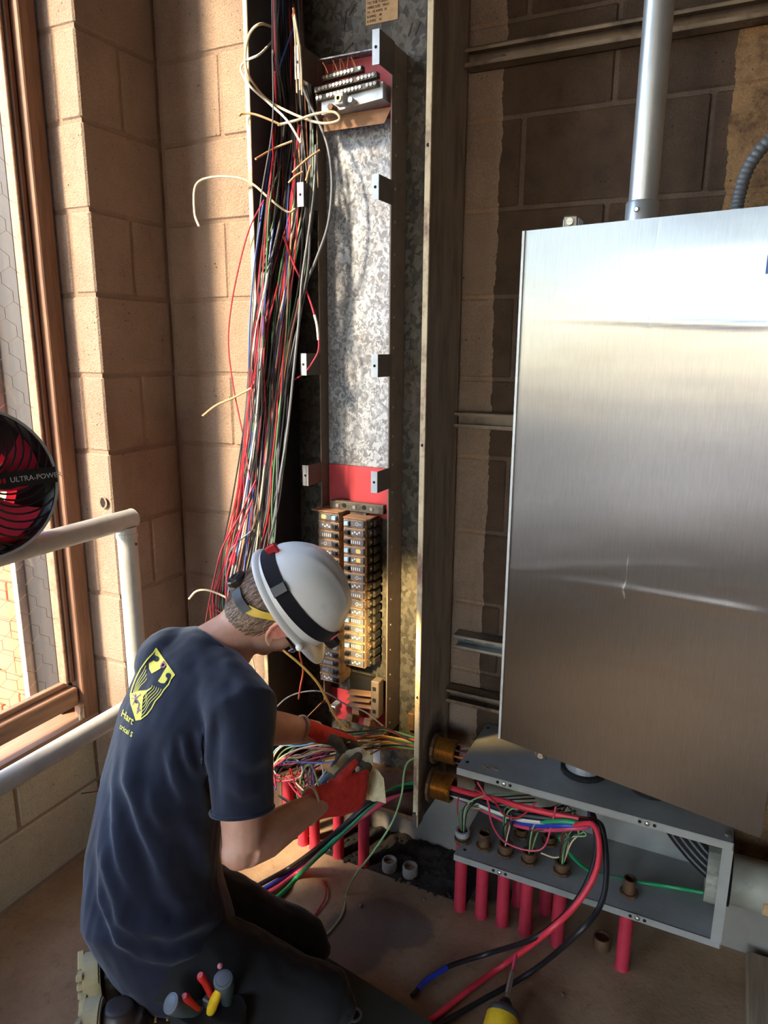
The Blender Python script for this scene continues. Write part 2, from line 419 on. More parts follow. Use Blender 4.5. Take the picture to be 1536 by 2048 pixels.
# hole punched in the pier
MB().sphere((-.033, -.2722, 1.091), .011, 14, 8, (.9, .12, 1.45)).build('punched_hole', M['dark'], wc)
MB().ring((-.033, -.2716, 1.091), (0, -1, 0), .0165, .010, .0012, 14).build('hole_rim', M['mortar'], wc)
# left wall: low part, piers and head round the windows
wl_ = struct(MB().box((-.30, -6.2, 0), (-.155, -.262, .40)).build('wall_left', M['mortar']))
for k in range(2):
    z0 = .008 + CH * k; y = -.27 - (.27 if k else .41)
    yy = -.27
    while yy > -3.0:
        block(wl_, (-.25, max(y, -3.0), z0), (-.147, yy, z0 + CH), M['block_low']); yy = y; y -= .4064
MB().box((-.33, -2.30, .40), (-.15, -1.30, 3.3)).build('pier', M['block'], wl_)
MB().box((-.33, -6.2, .40), (-.15, -4.85, 3.3)).build('pier', M['block'], wl_)
MB().box((-.33, -6.2, 3.15), (-.15, -.262, 3.3)).build('head', M['block'], wl_)
# right wall and the front wall with an unseen opening added to let in fill light
struct(MB().box((3.3, -6.3, 0), (3.5, .40, 3.3)).build('wall_right', M['darkwall']))
wf = struct(MB().box((-.33, -6.35, 0), (.5, -6.2, 3.3)).build('wall_front', M['block']))
MB().box((2.3, -6.35, 0), (3.4, -6.2, 3.3)).build('jamb_block', M['block'], wf)
MB().box((.5, -6.35, 2.3), (2.3, -6.2, 3.3)).build('lintel', M['block'], wf)

# ---- window 1
w1 = struct(empty('window_1', (-.17, -.8, .5)), 'wired glass window in a weathered brown wooden frame')
MB().box((-.165, -.322, .445), (-.12, -.272, 3.15), .003).build('frame_stile', M['wood_v'], w1)
MB().box((-.170, -.338, .56), (-.145, -.325, 3.15), .002).build('glazing_bead', M['wood_v'], w1)
MB().box((-.182, -.350, .56), (-.150, -.341, 3.15), .002).build('glazing_bead', M['wood_y'], w1)
MB().box((-.185, -1.30, .49), (-.135, -.326, .545), .003).build('bottom_rail', M['wood_y'], w1)
MB().box((-.180, -1.30, .547), (-.160, -.340, .562), .002).build('glazing_bead', M['wood_y'], w1)
MB().box((-.165, -1.30, .445), (-.12, -1.25, 3.15), .003).build('frame_stile', M['wood_v'], w1)
MB().box((-.320, -.322, .445), (-.205, -.272, 3.15), .002).build('outer_jamb', M['wood_d'], w1)
MB().box((-.220, -.336, .445), (-.2, -.322, 3.15), .002).build('outer_stop', M['wood_d'], w1)
MB().box((-.345, -.345, .40), (-.325, -.300, 3.15), .002).build('sky_sliver', M['white_pvc'], w1)  # added white strip standing in for bright sky beyond the frame
MB().box((-.1745, -1.26, .552), (-.1715, -.340, 3.15)).build('pane', M['glass'], w1)
st = MB().box((-.30, -1.30, .40), (-.118, -.272, .446), .004).build('sill', M['wood_y'], w1)
# chicken-wire in the glass: hexagons
mb = MB(); hw = .019
def hexrow():
    sy = .056; sz = .068; r = .0006
    def seg(a, b):
        mb.cyl((-.173, a[0], a[1]), (-.173, b[0], b[1]), r, 3, cap=False)
    k = 0; z = .56
    while z < 2.6:
        y = -.345 - (sy / 2 if k % 2 else 0)
        while y > -.86:
            seg((y, z), (y, z + sz * .36)); seg((y, z + sz * .36), (y - sy / 2, z + sz * .62)); seg((y - sy / 2, z + sz * .62), (y - sy, z + sz * .36))
            y -= sy
        z += sz * .62; k += 1
hexrow()
h = mb.build('wire_mesh', M['rust'], w1); h['kind'] = 'stuff'
# second window further along the left wall (outside the picture, it lights the room)
w2 = struct(empty('window_2', (-.17, -3.4, .5)))
MB().box((-.20, -2.35, .45), (-.13, -2.30, 2.65)).build('frame_stile', M['wood_v'], w2)
MB().box((-.20, -4.85, .45), (-.13, -4.80, 2.65)).build('frame_stile', M['wood_v'], w2)
MB().box((-.20, -3.6, .45), (-.13, -3.55, 2.65)).build('mullion', M['wood_v'], w2)
MB().box((-.20, -4.85, .44), (-.13, -2.30, .54)).build('bottom_rail', M['wood_y'], w2)
MB().box((-.18, -4.85, 1.50), (-.14, -2.30, 1.54)).build('transom', M['wood_y'], w2)
MB().box((-.1745, -4.80, .54), (-.1715, -2.35, 2.65)).build('pane', M['glass'], w2)
MB().box((-.33, -4.85, 2.65), (-.15, -2.30, 3.15)).build('lintel', M['block'], wl_)

struct(MB().box((-1.6, -9.5, 3.15), (-.33, -3.0, 3.3)).build('sun_blocker', M['ceil']))  # unseen slab added to keep direct sun out of the second window
# ---- sunlit brick pier outside
bx0, bx1, by = -1.30, -.955, .2
bw = struct(MB().box((bx0 + .03, by + .012, -.3), (bx1 - .006, by + .2, 4.0)).build('wall_outside', M['brick_mortar']))
bm_ = MB().box((-.1, -.05, -.0375), (.1, .05, .0375), .004).mesh('brick', M['brick']); bh = MB().box((-.058, -.05, -.0375), (.058, .05, .0375), .004).mesh('brick', M['brick'])
z = -.25; k = 0
while z < 2.6:
    xs = [(bx1 - .1, bm_), (bx1 - .1 - .205 + .0, bm_)] if k % 2 else [(bx1 - .058, bh), (bx1 - .058 - .164, bm_), (bx1 - .385, bh)]
    for xx, me in xs:
        o = bpy.data.objects.new('brick', me); COL.objects.link(o); o.parent = bw; o.location = (xx + random.uniform(-.004, .004), by + .05 + random.uniform(-.003, .003), z)
    z += .084; k += 1
# ================================================================== the open electrical cabinet
XL, XR, YF, ZB, ZT = .336, .83, -.067, .25, 2.75
cab = tag(empty('electrical_cabinet', (.58, .04, ZB)), 'tall open electrical cabinet with dark interior, gutted of its cover', 'electrical cabinet')
MB().box((XL, YF, ZB), (XL + .003, .142, ZT)).build('side_panel', M['cab_in'], cab)
sp = MB().box((XR - .003, YF, ZB), (XR, .142, ZT)).build('side_panel', M['cab_out'], cab); sp['label'] = 'weathered grey outer side with rust round two brass nipples'
bp_ = MB().box((XL, .138, ZB), (XR, .142, ZT)).build('back_panel', M['galv_dark'], cab)
MB().box((XL, YF, ZB - .003), (XR, .142, ZB)).build('base_panel', M['rust'], cab)
MB().box((XL, YF - .002, ZB), (XL + .013, YF + .002, ZT), .001).build('front_lip', M['lip'], cab)
rl = MB().box((XR - .016, YF - .003, ZB - .004), (XR - .001, YF + .001, ZT), .001).build('front_lip', M['lip'], cab)
MB().box((XR - .0035, YF - .012, ZB - .01), (XR + .002, YF - .004, ZT), .001).build('cream_edge_strip', M['lip'], cab)
MB().box((XL, YF - .002, ZB), (XR, YF + .002, ZB + .012), .001).build('front_lip', M['rust'], cab)
for z in (.62, 1.28, 1.94): MB().cyl((XR - .008, YF - .005, z), (XR - .008, YF - .002, z), .004, 10).build('lip_screw_hole', M['dark'], cab)
MB().box((XR - .014, YF - .013, ZB - .012), (XR + .001, YF + .03, ZB + .03), .002).build('corner_foot', M['bracket_arm'], cab)
# mounting pan
PX0, PX1, PY, PYF = .468, .671, .09, .05
pan = MB().box((PX0, PY, 1.187), (PX1, PY + .002, 2.07)).build('mounting_pan', M['galv'], cab)
MB().box((PX0, PY + .001, .36), (PX1, PY + .003, 1.187)).build('pan_plate', M['galv_dark'], cab); MB().box((PX0, PY + .001, 2.07), (PX1, PY + .003, 2.20)).build('pan_plate', M['galv_dark'], cab)
MB().box((PX1 + .0005, PYF, .405), (PX1 + .004, .135, 2.205)).build('pan_flange', M['pan_edge'], cab)
MB().box((PX0 - .004, PYF, .46), (PX0 - .0005, .135, 2.205)).build('pan_flange', M['pan_edge'], cab)
MB().box((PX0 - .004, PYF + .01, 2.20), (PX1 + .004, .135, 2.203)).build('pan_top_flange', M['galv'], cab)
rv = MB().cyl((-.001, 0, 0), (.0018, 0, 0), .003, 8).mesh('flange_rivet', M['screw'])
for z in [.44 + .0762 * k for k in range(23)]:
    o = bpy.data.objects.new('flange_rivet', rv); COL.objects.link(o); o.parent = cab; o.matrix_parent_inverse = Matrix.Translation(-V(cab.location)); o.location = (PX1 + .004, PYF + .02, z)
rb = MB().box((PX0 + .002, PY - .004, .40), (PX1 - .002, PY - .001, .50)).build('insulator_board', M['red_board'], cab); rb = MB().box((PX0 + .002, PY - .004, 1.045), (PX1 - .002, PY - .001, 1.186)).build('insulator_board', M['red_board'], cab)
MB().box((PX0 + .002, PY - .004, 2.055), (PX1 - .002, PY - .001, 2.198)).build('insulator_board', M['red_board'], cab)
MB().prism([(PX0 + .01, PYF + .01, 2.07), (PX1 - .002, PYF + .01, 2.07), (PX1 - .014, PYF - .005, 2.032), (PX0 + .022, PYF - .005, 2.032)], (0, 1, .3), .002).build('angled_cover_strip', M['brown_strip'] if 'brown_strip' in M else M['dust'], cab)
for zc, i in ((2.172, 0), (1.877, 1), (1.463, 2), (1.168, 3)):
    for s in (0, 1):
        hgt = .028 if zc < 2 else .036
        xa = (PX1 + .004) if s else (PX0 - .002)
        br = MB().box((xa - .017, -.021, zc - hgt), (xa + .001, -.019, zc + hgt)).build('bracket', M['bracket'], cab)
        MB().box((xa - .001, -.019, zc - hgt), (xa + .001, .088 if not s else .06, zc + hgt)).build('bracket_arm', M['bracket_arm'], br)
        MB().cyl((xa - .008, -.0215, zc), (xa - .008, -.0205, zc), .0036, 12).build('screw_hole', M['dark'], br)
# paper label on the back
lp = MB().box((.559, .1365, 2.288), (.647, .1378, 2.39)).build('paper_label', M['paper'], cab)
for i, (tx, sz) in enumerate((('TIGHTEN BINDING', .0088), ('SCREWS IN ACCORD', .0088), ('TO THE FOLLOWING', .0082), ('WIRE SIZE   MAX', .0080), ('14 - 10 AWG  35', .0076), ('8 AWG    40', .0076), ('6 AWG    45', .0076))):
    place_text(tx, sz, M['ink'], (.563, .1365, 2.352 - i * .0098), (1, 0, 0), (0, 0, 1), lp)
# neutral terminal bars at the top of the pan
nb = MB().prism([(.492, .030, 2.066), (.660, .030, 2.082), (.660, .030, 2.118), (.492, .030, 2.100)], (0, 1, 0), .05).build('neutral_bar_base', M['bracket'], cab)
for j, (za, xo, yo, ln) in enumerate(((2.100, .482, .018, .170), (2.122, .474, .026, .172), (2.146, .492, .034, .110))):
    tb = MB().box((xo, yo, za), (xo + ln, yo + .018, za + .013), .001, Matrix.Rotation(-.07, 3, 'Y')).build('terminal_bar', M['bar_metal'], cab)
    for q in range(int(ln / .0098)):
        if (q * 7 + j * 3) % 11 == 3: continue
        xx = xo + .006 + q * .0098; zz = za + .0065 + (xx - xo - ln / 2) * .07
        s_ = MB().cyl((xx, yo - .0022, zz), (xx, yo + .001, zz), .0041, 10)
        s_.box((xx - .0045, yo - .003, zz - .0006), (xx + .0045, yo - .0021, zz + .0006), 0, Matrix.Rotation(q * 1.3, 3, 'Y'))
        s_.build('terminal_screw', M['screw'], tb)
lug = MB().box((.548, -.004, 2.072), (.572, .020, 2.098), .002).build('neutral_lug', M['bracket'], cab)
MB().ring((.560, -.005, 2.085), (0, -1, 0), .0088, .0046, .003, 18).build('brass_bush', M['brass'], lug)
MB().cyl((.560, -.0045, 2.085), (.560, -.003, 2.085), .0047, 12).build('bore', M['dark'], lug)
MB().cyl((.531, .004, 2.073), (.531, .03, 2.073), .0078, 6).build('neutral_bolt', M['rust'], cab)
MB().cyl((.585, .006, 2.082), (.585, .03, 2.082), .0062, 14).build('neutral_bolt', M['bracket'], cab)
for i, (x, a) in enumerate(((.505, -.4), (.519, .4), (.532, -.35), (.541, .15), (.553, -.25), (.559, .4), (.579, -.2), (.583, -.35))):
    MB().tube([(x, .040, 2.160), (x + a * .01, .036, 2.172), (x + a * .022, .03, 2.182)], .0013, 6).build('cut_copper_stub', M['copper'], cab)
# top terminal strip above the breakers
ts = MB().box((.495, .045, 1.066), (.662, .066, 1.092), .002).box((.557, .05, 1.055), (.607, .07, 1.07), .001).build('bus_terminal_strip', M['bar_metal'], cab)
for x in (.520, .573, .626):
    MB().cyl((x, .0425, 1.079), (x, .046, 1.079), .0052, 12).build('strip_screw', M['screw'], ts)
for x in (.541, .603):
    MB().cyl((x, .0435, 1.081), (x, .0455, 1.081), .0062, 12).build('strip_hole', M['dark'], ts)
# bottom lugs, screw bar and straps
for x, zt in ((.566, .452), (.625, .452)):
    lg = MB().box((x - .012, .062, zt - .012), (x + .012, .072, zt + .045), .001)
    lg.box((x - .011, .018, zt - .036), (x + .011, .070, zt - .014), .0015, Matrix.Rotation(-.5, 3, 'X'), (x, .07, zt - .02))
    L = lg.build('bus_lug', M['dust'], cab)
    MB().cyl((x, .012, zt - .022), (x, .022, zt - .022), .0095, 6).ring((x, .0115, zt - .022), (0, -1, 0), .008, .0042, .002, 14).build('lug_bolt', M['brass'], L)
lg = MB().box((.500, .02, .455), (.522, .06, .476), .002).build('bus_lug', M['bracket'], cab)
MB().ring((.511, .0195, .465), (0, -1, 0), .0085, .0045, .003, 14).build('lug_bolt', M['bar_metal'], lg)
sb = MB().box((.6375, .022, .472), (.662, .056, .585), .002).build('branch_bus_bar', M['pan_edge'], cab)
for z in (.492, .527, .562): MB().box((.643, .0205, z - .006), (.654, .024, z + .006), .001).build('bus_slot', M['dark'], sb)
mb = MB()
for z, xw in ((.528, .085), (.508, .075), (.49, .09)): mb.box((.553, .03, z - .003), (.553 + xw, .06, z + .001), .0006, Matrix.Rotation(-.12, 3, 'Y'))
mb.build('bus_stab', M['dust'], cab)
MB().box((.548, .062, .478), (.64, .075, .572)).build('bus_backing', M['dark'], cab)
for p in ((PX0 - .002, .46), (PX1 + .002, .405)):
    MB().prism([(p[0], .03, p[1] + .01), (p[0], .09, p[1] + .01), (p[0] - .055, .09, p[1] - .055), (p[0] - .055, .03, p[1] - .055)], (0, 0, 1), .003).build('lower_pan_flap', M['dust'], cab)
MB().box((.603, .105, .27), (.628, .109, .44), .001).build('back_strap', M['bracket'], cab)
MB().cyl((.615, .103, .36), (.615, .106, .36), .004, 10).build('strap_hole', M['dark'], cab)
MB().box((.71, .12, .40), (.73, .136, .455), .002).build('clip', M['rust'], cab)
# pen marks on the back panel
mk = MB()
for (x, z, l, a) in ((.47, 2.22, .13, .6), (.60, 2.23, .03, 1.5), (.50, 2.215, .035, 1.5), (.515, 2.215, .03, 1.5), (.53, 2.22, .03, 1.45), (.50, 2.31, .04, 1.4), (.52, 2.33, .03, .9), (.70, 2.26, .03, 1.1), (.68, 2.26, .03, 1.2), (.73, 2.27, .035, 1.0)):
    mk.box((x - l / 2, .1368, z - .0016), (x + l / 2, .1376, z + .0016), 0, Matrix.Rotation(-a, 3, 'Y'))
mk.build('pen_marks', M['ink'], cab)

# ---- circuit breakers: each one lifts out
def make_breaker(side, toggle, style, extra):
    """side 1: right column (toggle at its left), -1: left column (mirrored)"""
    w = .0745; d = .058; h = .0244
    t = empty('circuit_breaker')
    f = lambda x0, x1: (x0, x1) if side > 0 else (-x1, -x0)
    a, b = f(-.037, .030)
    MB().box((a, -.008, -h / 2), (b, d, h / 2), .0012).build('case', M['brk_body'], t)
    a, b = f(.030, .0385)
    mb = MB().box((a, .004, -h / 2 + .001), (b, d, h / 2 - .001), .002)
    a2, b2 = f(.0385, .047); mb.box((a2, .018, -h / 2 + .002), (b2, d, h / 2 - .002), .003); mb.build('terminal_end', M['brk_side'], t)
    xs = .0385 * side; MB().cyl((xs - side * .001, .011, 0), (xs + side * .0015, .011, 0), .0045, 10).build('terminal_screw', M['brass'], t)
    a, b = f(-.033, .026)
    MB().box((a, -.0105, -.0082), (b, -.006, .0082), .0008).build('face_plate', M['brk_face'], t)
    a, b = f(-.031, -.018); MB().box((a, -.018, -.0055), (b, -.008, .0055), .001).build('toggle', M['brk_glint'] if toggle else M['brk_black'], t)
    a, b = f(-.017, -.0145); MB().box((a, -.0112, -.0075), (b, -.009, .0075)).build('toggle_slot', M['dark'], t)
    a, b = f(.0215, .0285); MB().box((a, -.0095, -.0095), (b, -.004, .0095), .001).build('end_recess', M['brk_black'], t)
    pr = MB()
    if style == 0:
        for i in range(4): a, b = f(-.010 + i * .007, -.0055 + i * .007); pr.box((a, -.0109, -.004 + (i % 2) * .004), (b, -.0103, .001 + (i % 2) * .004))
    elif style == 1:
        cx = .006 * side; pr.ring((cx, -.0103, 0), (0, -1, 0), .0048, .0036, .0006, 12)
        a, b = f(.013, .019); pr.box((a, -.0109, -.0012), (b, -.0103, .0006))
    else:
        for i in range(5): a, b = f(-.012 + i * .0062, -.0095 + i * .0062); pr.box((a, -.0109, -.005), (b, -.0103, .004))
    pr.build('face_print', M['brk_print'], t)
    if extra:
        a, b = f(.004, .017); MB().box((a, -.0112, -.006), (b, -.0104, .006)).build('yellow_sticker', M['brk_yellow'], t)
    return t
P = .0254
pale_r = {0, 3, 4, 11, 14}; yel_r = {3, 4, 14}
pale_l = {0, 14, 15}
protos = {}
for side, n, x, ztop, pale, yel, nm in ((1, 17, .593, 1.041, pale_r, yel_r, 'right'), (-1, 20, .505, 1.051, pale_l, {0}, 'left')):
    for k in range(n):
        tg, yl, stl = (k in pale), (k in yel), (k * 5 + 1) % 3
        key = (side, tg, stl, yl); loc = (x, .022, ztop - k * P)
        if key not in protos:
            o = make_breaker(side, tg, stl, yl); protos[key] = o; o.location = loc
        else: o = copy_tree(protos[key], loc)
        if side > 0: w_ = ORD[k] + ' from the top' if k < 16 else 'lowest, seventeenth'
        else: w_ = ORD[k] + ' from the top' if k < 19 else 'lowest, twentieth'
        tag(o, f"dusty circuit breaker with {'pale' if tg else 'black'} toggle, {w_} in the {nm} column", 'circuit breaker', f'circuit breakers in the {nm} column')
# dust lying on the two top breakers
for i, (x0, x1, z) in enumerate(((.455, .548, 1.0645), (.556, .634, 1.0545))):
    MB().prism([(x0, .012, z), (x1 - .006, .010, z), (x1, .02, z), (x1, .078, z), (x0 + .01, .08, z), (x0, .06, z)], (0, 0, 1), .0035).build('dust_cake', M['dust'], cab)
# ================================================================== struts on the wall
def strut(z, x0, x1, mat, label, holes=(), screws=()):
    t = tag(empty('strut_channel', ((x0 + x1) / 2, .147, z)), label, 'strut channel', 'strut channels on the back wall')
    y0, y1 = .106, .1465; h = .0206; w = .0025
    MB().box((x0, y1 - w, z - h), (x1, y1, z + h)).box((x0, y0, z + h - w), (x1, y1, z + h)).box((x0, y0, z - h), (x1, y1, z - h + w)) \
        .box((x0, y0, z + h - .0095), (x1, y0 + w, z + h)).box((x0, y0, z - h), (x1, y0 + w, z - h + .0095)).build('channel', M[mat], t)
    for x in holes:
        MB().box((x - .014, y1 - w - .0015, z - .007), (x + .014, y1 - w - .0003, z + .007), .0005).build('slot', M['dark'], t)
    for x in screws:
        MB().sphere((x, y1 - w - .001, z), .0085, 12, 8, (1, .5, 1)).build('anchor_screw', M['screw'], t)
    return t
M['strut_old'] = simple('painted_over_strut', (122, 104, 84), .55, .1, dirt=(70, 54, 44), dfac=.5, scale=22)
M['strut_new'] = simple('zinc_strut', (152, 152, 148), .38, .85, dirt=(110, 98, 84), dfac=.62)
strut(2.165, .834, 2.3, 'strut_old', 'paint-spattered strut channel at the top of the back wall', screws=(.915,))
strut(1.327, .834, 2.0, 'strut_old', 'strut channel on the wall behind the middle of the steel enclosure')
strut(.716, .852, 1.62, 'strut_new', 'bare zinc strut end with slots and a screw head, beside the cabinet', holes=(.885, .945), screws=(.995,))
strut(.549, .834, 2.0, 'strut_old', 'flaking strut channel just above the grey wiring trough')

# ================================================================== stainless enclosure, its door ajar
EX0, EX1, EY0, EY1, EZ0, EZ1 = 1.083, 1.63, -.178, .106, .640, 1.728
enc = tag(empty('steel_enclosure', ((EX0 + EX1) / 2, -.03, EZ0)), 'brushed stainless wall enclosure with its hinged door ajar', 'enclosure')
mb = MB(); w = .002
mb.box((EX0, EY1 - w, EZ0), (EX1, EY1, EZ1)).box((EX0, EY0, EZ0), (EX0 + w, EY1, EZ1)).box((EX1 - w, EY0, EZ0), (EX1, EY1, EZ1))
mb.box((EX0, EY0, EZ0), (EX1, EY1, EZ0 + w)).box((EX0, EY0, EZ1 - w), (EX1, EY1, EZ1))
mb.box((EX0, EY0, EZ0), (EX1, EY0 + w, EZ0 + .014)).box((EX0, EY0, EZ1 - .014), (EX1, EY0 + w, EZ1)).box((EX1 - .014, EY0, EZ0), (EX1, EY0 + w, EZ1)).box((EX0, EY0, EZ0), (EX0 + .014, EY0 + w, EZ1))
mb.build('body', M['steel_plain'], enc)
ang = math.radians(12.3); DR = Matrix.Rotation(-ang, 3, 'Z'); HP = V((EX0 - .004, EY0 - .006, 0))
def dp(u, n, z): return HP + DR @ V((u, -n, 0)) + V((0, 0, z))
DW = .545; DZ0, DZ1 = EZ0 - .008, EZ1 + .004
def dbox(mb, u0, u1, n0, n1, z0, z1, bev=0.):
    c = dp((u0 + u1) / 2, (n0 + n1) / 2, (z0 + z1) / 2); d = V((u1 - u0, n1 - n0, z1 - z0)) / 2
    return mb.box(c - d, c + d, bev, DR)
# door skin: a faintly uneven sheet so its reflections wander
def on_door(px, py):
    n = DR @ V((0, -1, 0)); r = ray(px, py); q = CAM + r * ((HP - CAM).dot(n) / r.dot(n)); return (q - HP).dot(DR @ V((1, 0, 0))), q.z
GLINT_RIDGES = [([(1062, 637), (1250, 641), (1400, 647), (1530, 651)], .0011, .005, 0, 1), ([(1020, 1142), (1150, 1134), (1300, 1130), (1450, 1133)], .0009, .004, 1, .1), ([(1100, 1158), (1250, 1178), (1400, 1205), (1530, 1228)], .0014, .009, .15, 1)]  # ridges shaped into the sheet to imitate reflected light lines
GLINT_RIDGES = [([on_door(*p) for p in pl], a, w, s0, s1) for pl, a, w, s0, s1 in GLINT_RIDGES]
def doorskin():
    mb = MB(); nx, nz = 16, 240; g = []
    for j in range(nz + 1):
        row = []
        for i in range(nx + 1):
            u = i / nx * DW; z = DZ0 + j / nz * (DZ1 - DZ0); e = max(0, min(1, i / 1.5, (nx - i) / 1.5, j / 12, (nz - j) / 12))
            n = .0022 * e * mnoise.noise(V((u * 3.2, z * 2.6, 1.7)))
            for pl, a_, w_, s0, s1 in GLINT_RIDGES:
                for (u0, z0), (u1, z1) in zip(pl, pl[1:]):
                    if min(u0, u1) - 1e-6 <= u <= max(u0, u1):
                        t = (u - u0) / (u1 - u0); d = z - (z0 + (z1 - z0) * t); f = (u - pl[0][0]) / (pl[-1][0] - pl[0][0])
                        n += a_ * (s0 + (s1 - s0) * f) * math.exp(-(d / w_) ** 2) * e
            row.append(mb.bm.verts.new(dp(u, .002 + n, z)))
        g.append(row)
    for j in range(nz):
        for i in range(nx): mb.bm.faces.new((g[j][i], g[j][i + 1], g[j + 1][i + 1], g[j + 1][i]))
    return mb
sk = doorskin(); bm_ext = bmesh.ops.extrude_face_region(sk.bm, geom=sk.bm.faces[:])
for v in [e for e in bm_ext['geom'] if isinstance(e, bmesh.types.BMVert)]: v.co += DR @ V((0, .004, 0))
door = sk.build('door', M['steel'], enc, True)
mb = MB(); dbox(mb, 0, .002, -.02, .001, DZ0, DZ1); dbox(mb, DW - .002, DW, -.02, .001, DZ0, DZ1); dbox(mb, 0, DW, -.02, .001, DZ0, DZ0 + .002); dbox(mb, 0, DW, -.02, .001, DZ1 - .002, DZ1)
mb.build('folded_edge', M['steel_plain'], door)
hg = MB(); z = DZ0 + .01; k = 0
hg.box((EX0 - .008, EY0 - .012, DZ0), (EX0 - .002, EY0 + .018, DZ1), .0008)
hinge = hg.build('piano_hinge', M['bracket'], door)
mb = MB(); z = DZ0 + .02
while z < DZ1 - .02: mb.box((EX0 - .0088, EY0 - .010, z), (EX0 - .004, EY0 - .003, z + .010)); z += .0215
mb.build('hinge_gaps', M['bracket_arm'], door)
lb = dbox(MB(), .438, .53, .0022, .0032, 1.628, 1.657).build('blue_label', simple('label_blue', (22, 74, 150), .4), door)
place_text('E', .028, M['white_pvc'], dp(.443, .0035, 1.6325), DR @ V((1, 0, 0)), (0, 0, 1), door)
def clamp(parent, x, z, up):
    c = MB().box((x - .016, EY0 - .006, z - .003 if up else z - .016), (x + .016, EY0 + .03, z + .016 if up else z + .003), .002)
    b = c.build('door_clamp', M['bracket'], parent)
    zz = z + .008 if up else z - .008
    MB().box((x - .013, EY0 - .012, zz - .012), (x + .013, EY0 - .006, zz + .012), .002, Matrix.Rotation(.25, 3, 'X')).build('clamp_jaw', M['steel_plain'], b)
    MB().cyl((x, EY0 - .020, zz), (x, EY0 - .010, zz), .0065, 12).box((x - .005, EY0 - .0215, zz - .001), (x + .005, EY0 - .0198, zz + .001)).build('clamp_screw', M['screw'], b)
clamp(enc, 1.168, EZ1 + .006, True); clamp(enc, 1.176, EZ0 - .012, False)
MB().box((EX0 + .10, EY0 - .004, EZ1 + .0005), (EX1, EY0 + .018, EZ1 + .006), .001).build('drip_edge', M['steel_plain'], enc)
# two hubs under the enclosure that meet the trough
for x, r in ((1.238, .045), (1.40, .040)):
    hb = MB().lathe((x, .025, .474), (0, 0, 1), [(0, r), (.166, r)], 24).build('conduit_hub', M['emt'], enc)
    MB().lathe((x, .025, .474), (0, 0, 1), [(0, r + .012), (.011, r + .012), (.011, r)], 16).build('locknut', M['dark'], hb)

# ================================================================== conduits above the enclosure
cd_ = tag(empty('metal_conduit', (1.275, -.03, EZ1)), 'shiny galvanized conduit rising from the top of the steel enclosure', 'conduit')
MB().cyl((1.275, -.03, EZ1), (1.275, -.03, 3.3), .0279, 40).build('pipe', M['emt'], cd_, True)
cp = MB().lathe((1.275, -.03, EZ1), (0, 0, 1), [(0, .0325), (.066, .0325), (.069, .030), (.069, .028)], 32, False).build('coupling', M['emt'], cd_, True)
for z in (1.748, 1.778): MB().lathe(V((1.2685, -.0615, z)), (-.1, -1, 0), [(0, .0055), (.002, .0055), (.004, .004)], 8).build('set_screw', M['screw'], cp)
fx = tag(empty('flexible_conduit', (1.445, -.03, EZ1)), 'grey ribbed flexible conduit curving off the top of the steel enclosure', 'conduit')
pts = spline([(1.448, -.03, EZ1 + .03), (1.450, -.03, EZ1 + .07), (1.462, -.03, EZ1 + .12), (1.498, -.03, EZ1 + .165), (1.56, -.03, EZ1 + .185), (1.63, -.03, EZ1 + .16), (1.70, -.03, EZ1 + .12), (1.85, -.03, EZ1 + .1)], 16)
MB().tube(pts, [.0112 + .0010 * (1 if i % 3 else -1) for i in range(len(pts))], 16).build('ribbed_hose', simple('grey_flex', (92, 96, 104), .42), fx, True)
MB().lathe((1.448, -.03, EZ1), (0, 0, 1), [(0, .021), (.012, .021), (.014, .017), (.036, .0165), (.042, .0125)], 6 * 4).build('connector', M['grey_pipe'], fx, True)

# ================================================================== grey wiring trough under the enclosure
TX0, TX1, TY0, TY1, TZ0, TZ1 = .946, 1.583, -.100, .146, .213, .470
tr = tag(empty('wiring_trough', ((TX0 + TX1) / 2, .02, TZ0)), 'open grey wiring trough mounted under the steel enclosure', 'wiring trough')
w = .0022
top = MB().box((TX0, TY0, TZ1 - w), (TX1, TY1, TZ1)).box((TX0, TY0, TZ1 - .020), (TX1, TY0 + w, TZ1)).build('top_panel', M['trough'], tr)
bot = MB().box((TX0, TY0, TZ0), (TX1, TY1, TZ0 + w)).box((TX0, TY0, TZ0 - .016), (TX1, TY0 + w, TZ0 + w)).build('bottom_panel', M['trough'], tr)
MB().box((TX0, TY1 - w, TZ0), (TX1, TY1, TZ1)).build('back_panel', M['trough'], tr)
MB().box((TX1 - w, TY0, TZ0 - .016), (TX1, TY1, TZ1)).box((TX1 - .022, TY0 - .0005, TZ0), (TX1, TY0 + w, TZ1 - .02)).build('end_panel', M['trough'], tr)
for pp, zz in ((top, TZ1 - .010), (bot, TZ0 - .007)):
    for x in (1.07, 1.405):
        s_ = MB().sphere((x, TY0 - .001, zz), .0058, 12, 8, (1, .6, 1)).build('cover_screw', M['screw'], pp)
        for dx in (-.016, .016): MB().cyl((x + dx, TY0 - .0012, zz), (x + dx, TY0 + .001, zz), .0040, 10).build('screw_hole', M['dark'], pp)
MB().cyl((TX1 - .014, TY0 + .022, TZ1), (TX1 - .014, TY0 + .022, TZ1 + .006), .0065, 6).build('corner_bolt', M['screw'], top)
for x, y in ((.962, -.066), (.957, .12)): MB().cyl((x, y, TZ1), (x, y, TZ1 + .0008), .0042, 10).build('screw_hole', M['dark'], top)
MB().cyl((.966, -.072, TZ0 + w), (.966, -.072, TZ0 + w + .0008), .0042, 10).build('screw_hole', M['dark'], bot)
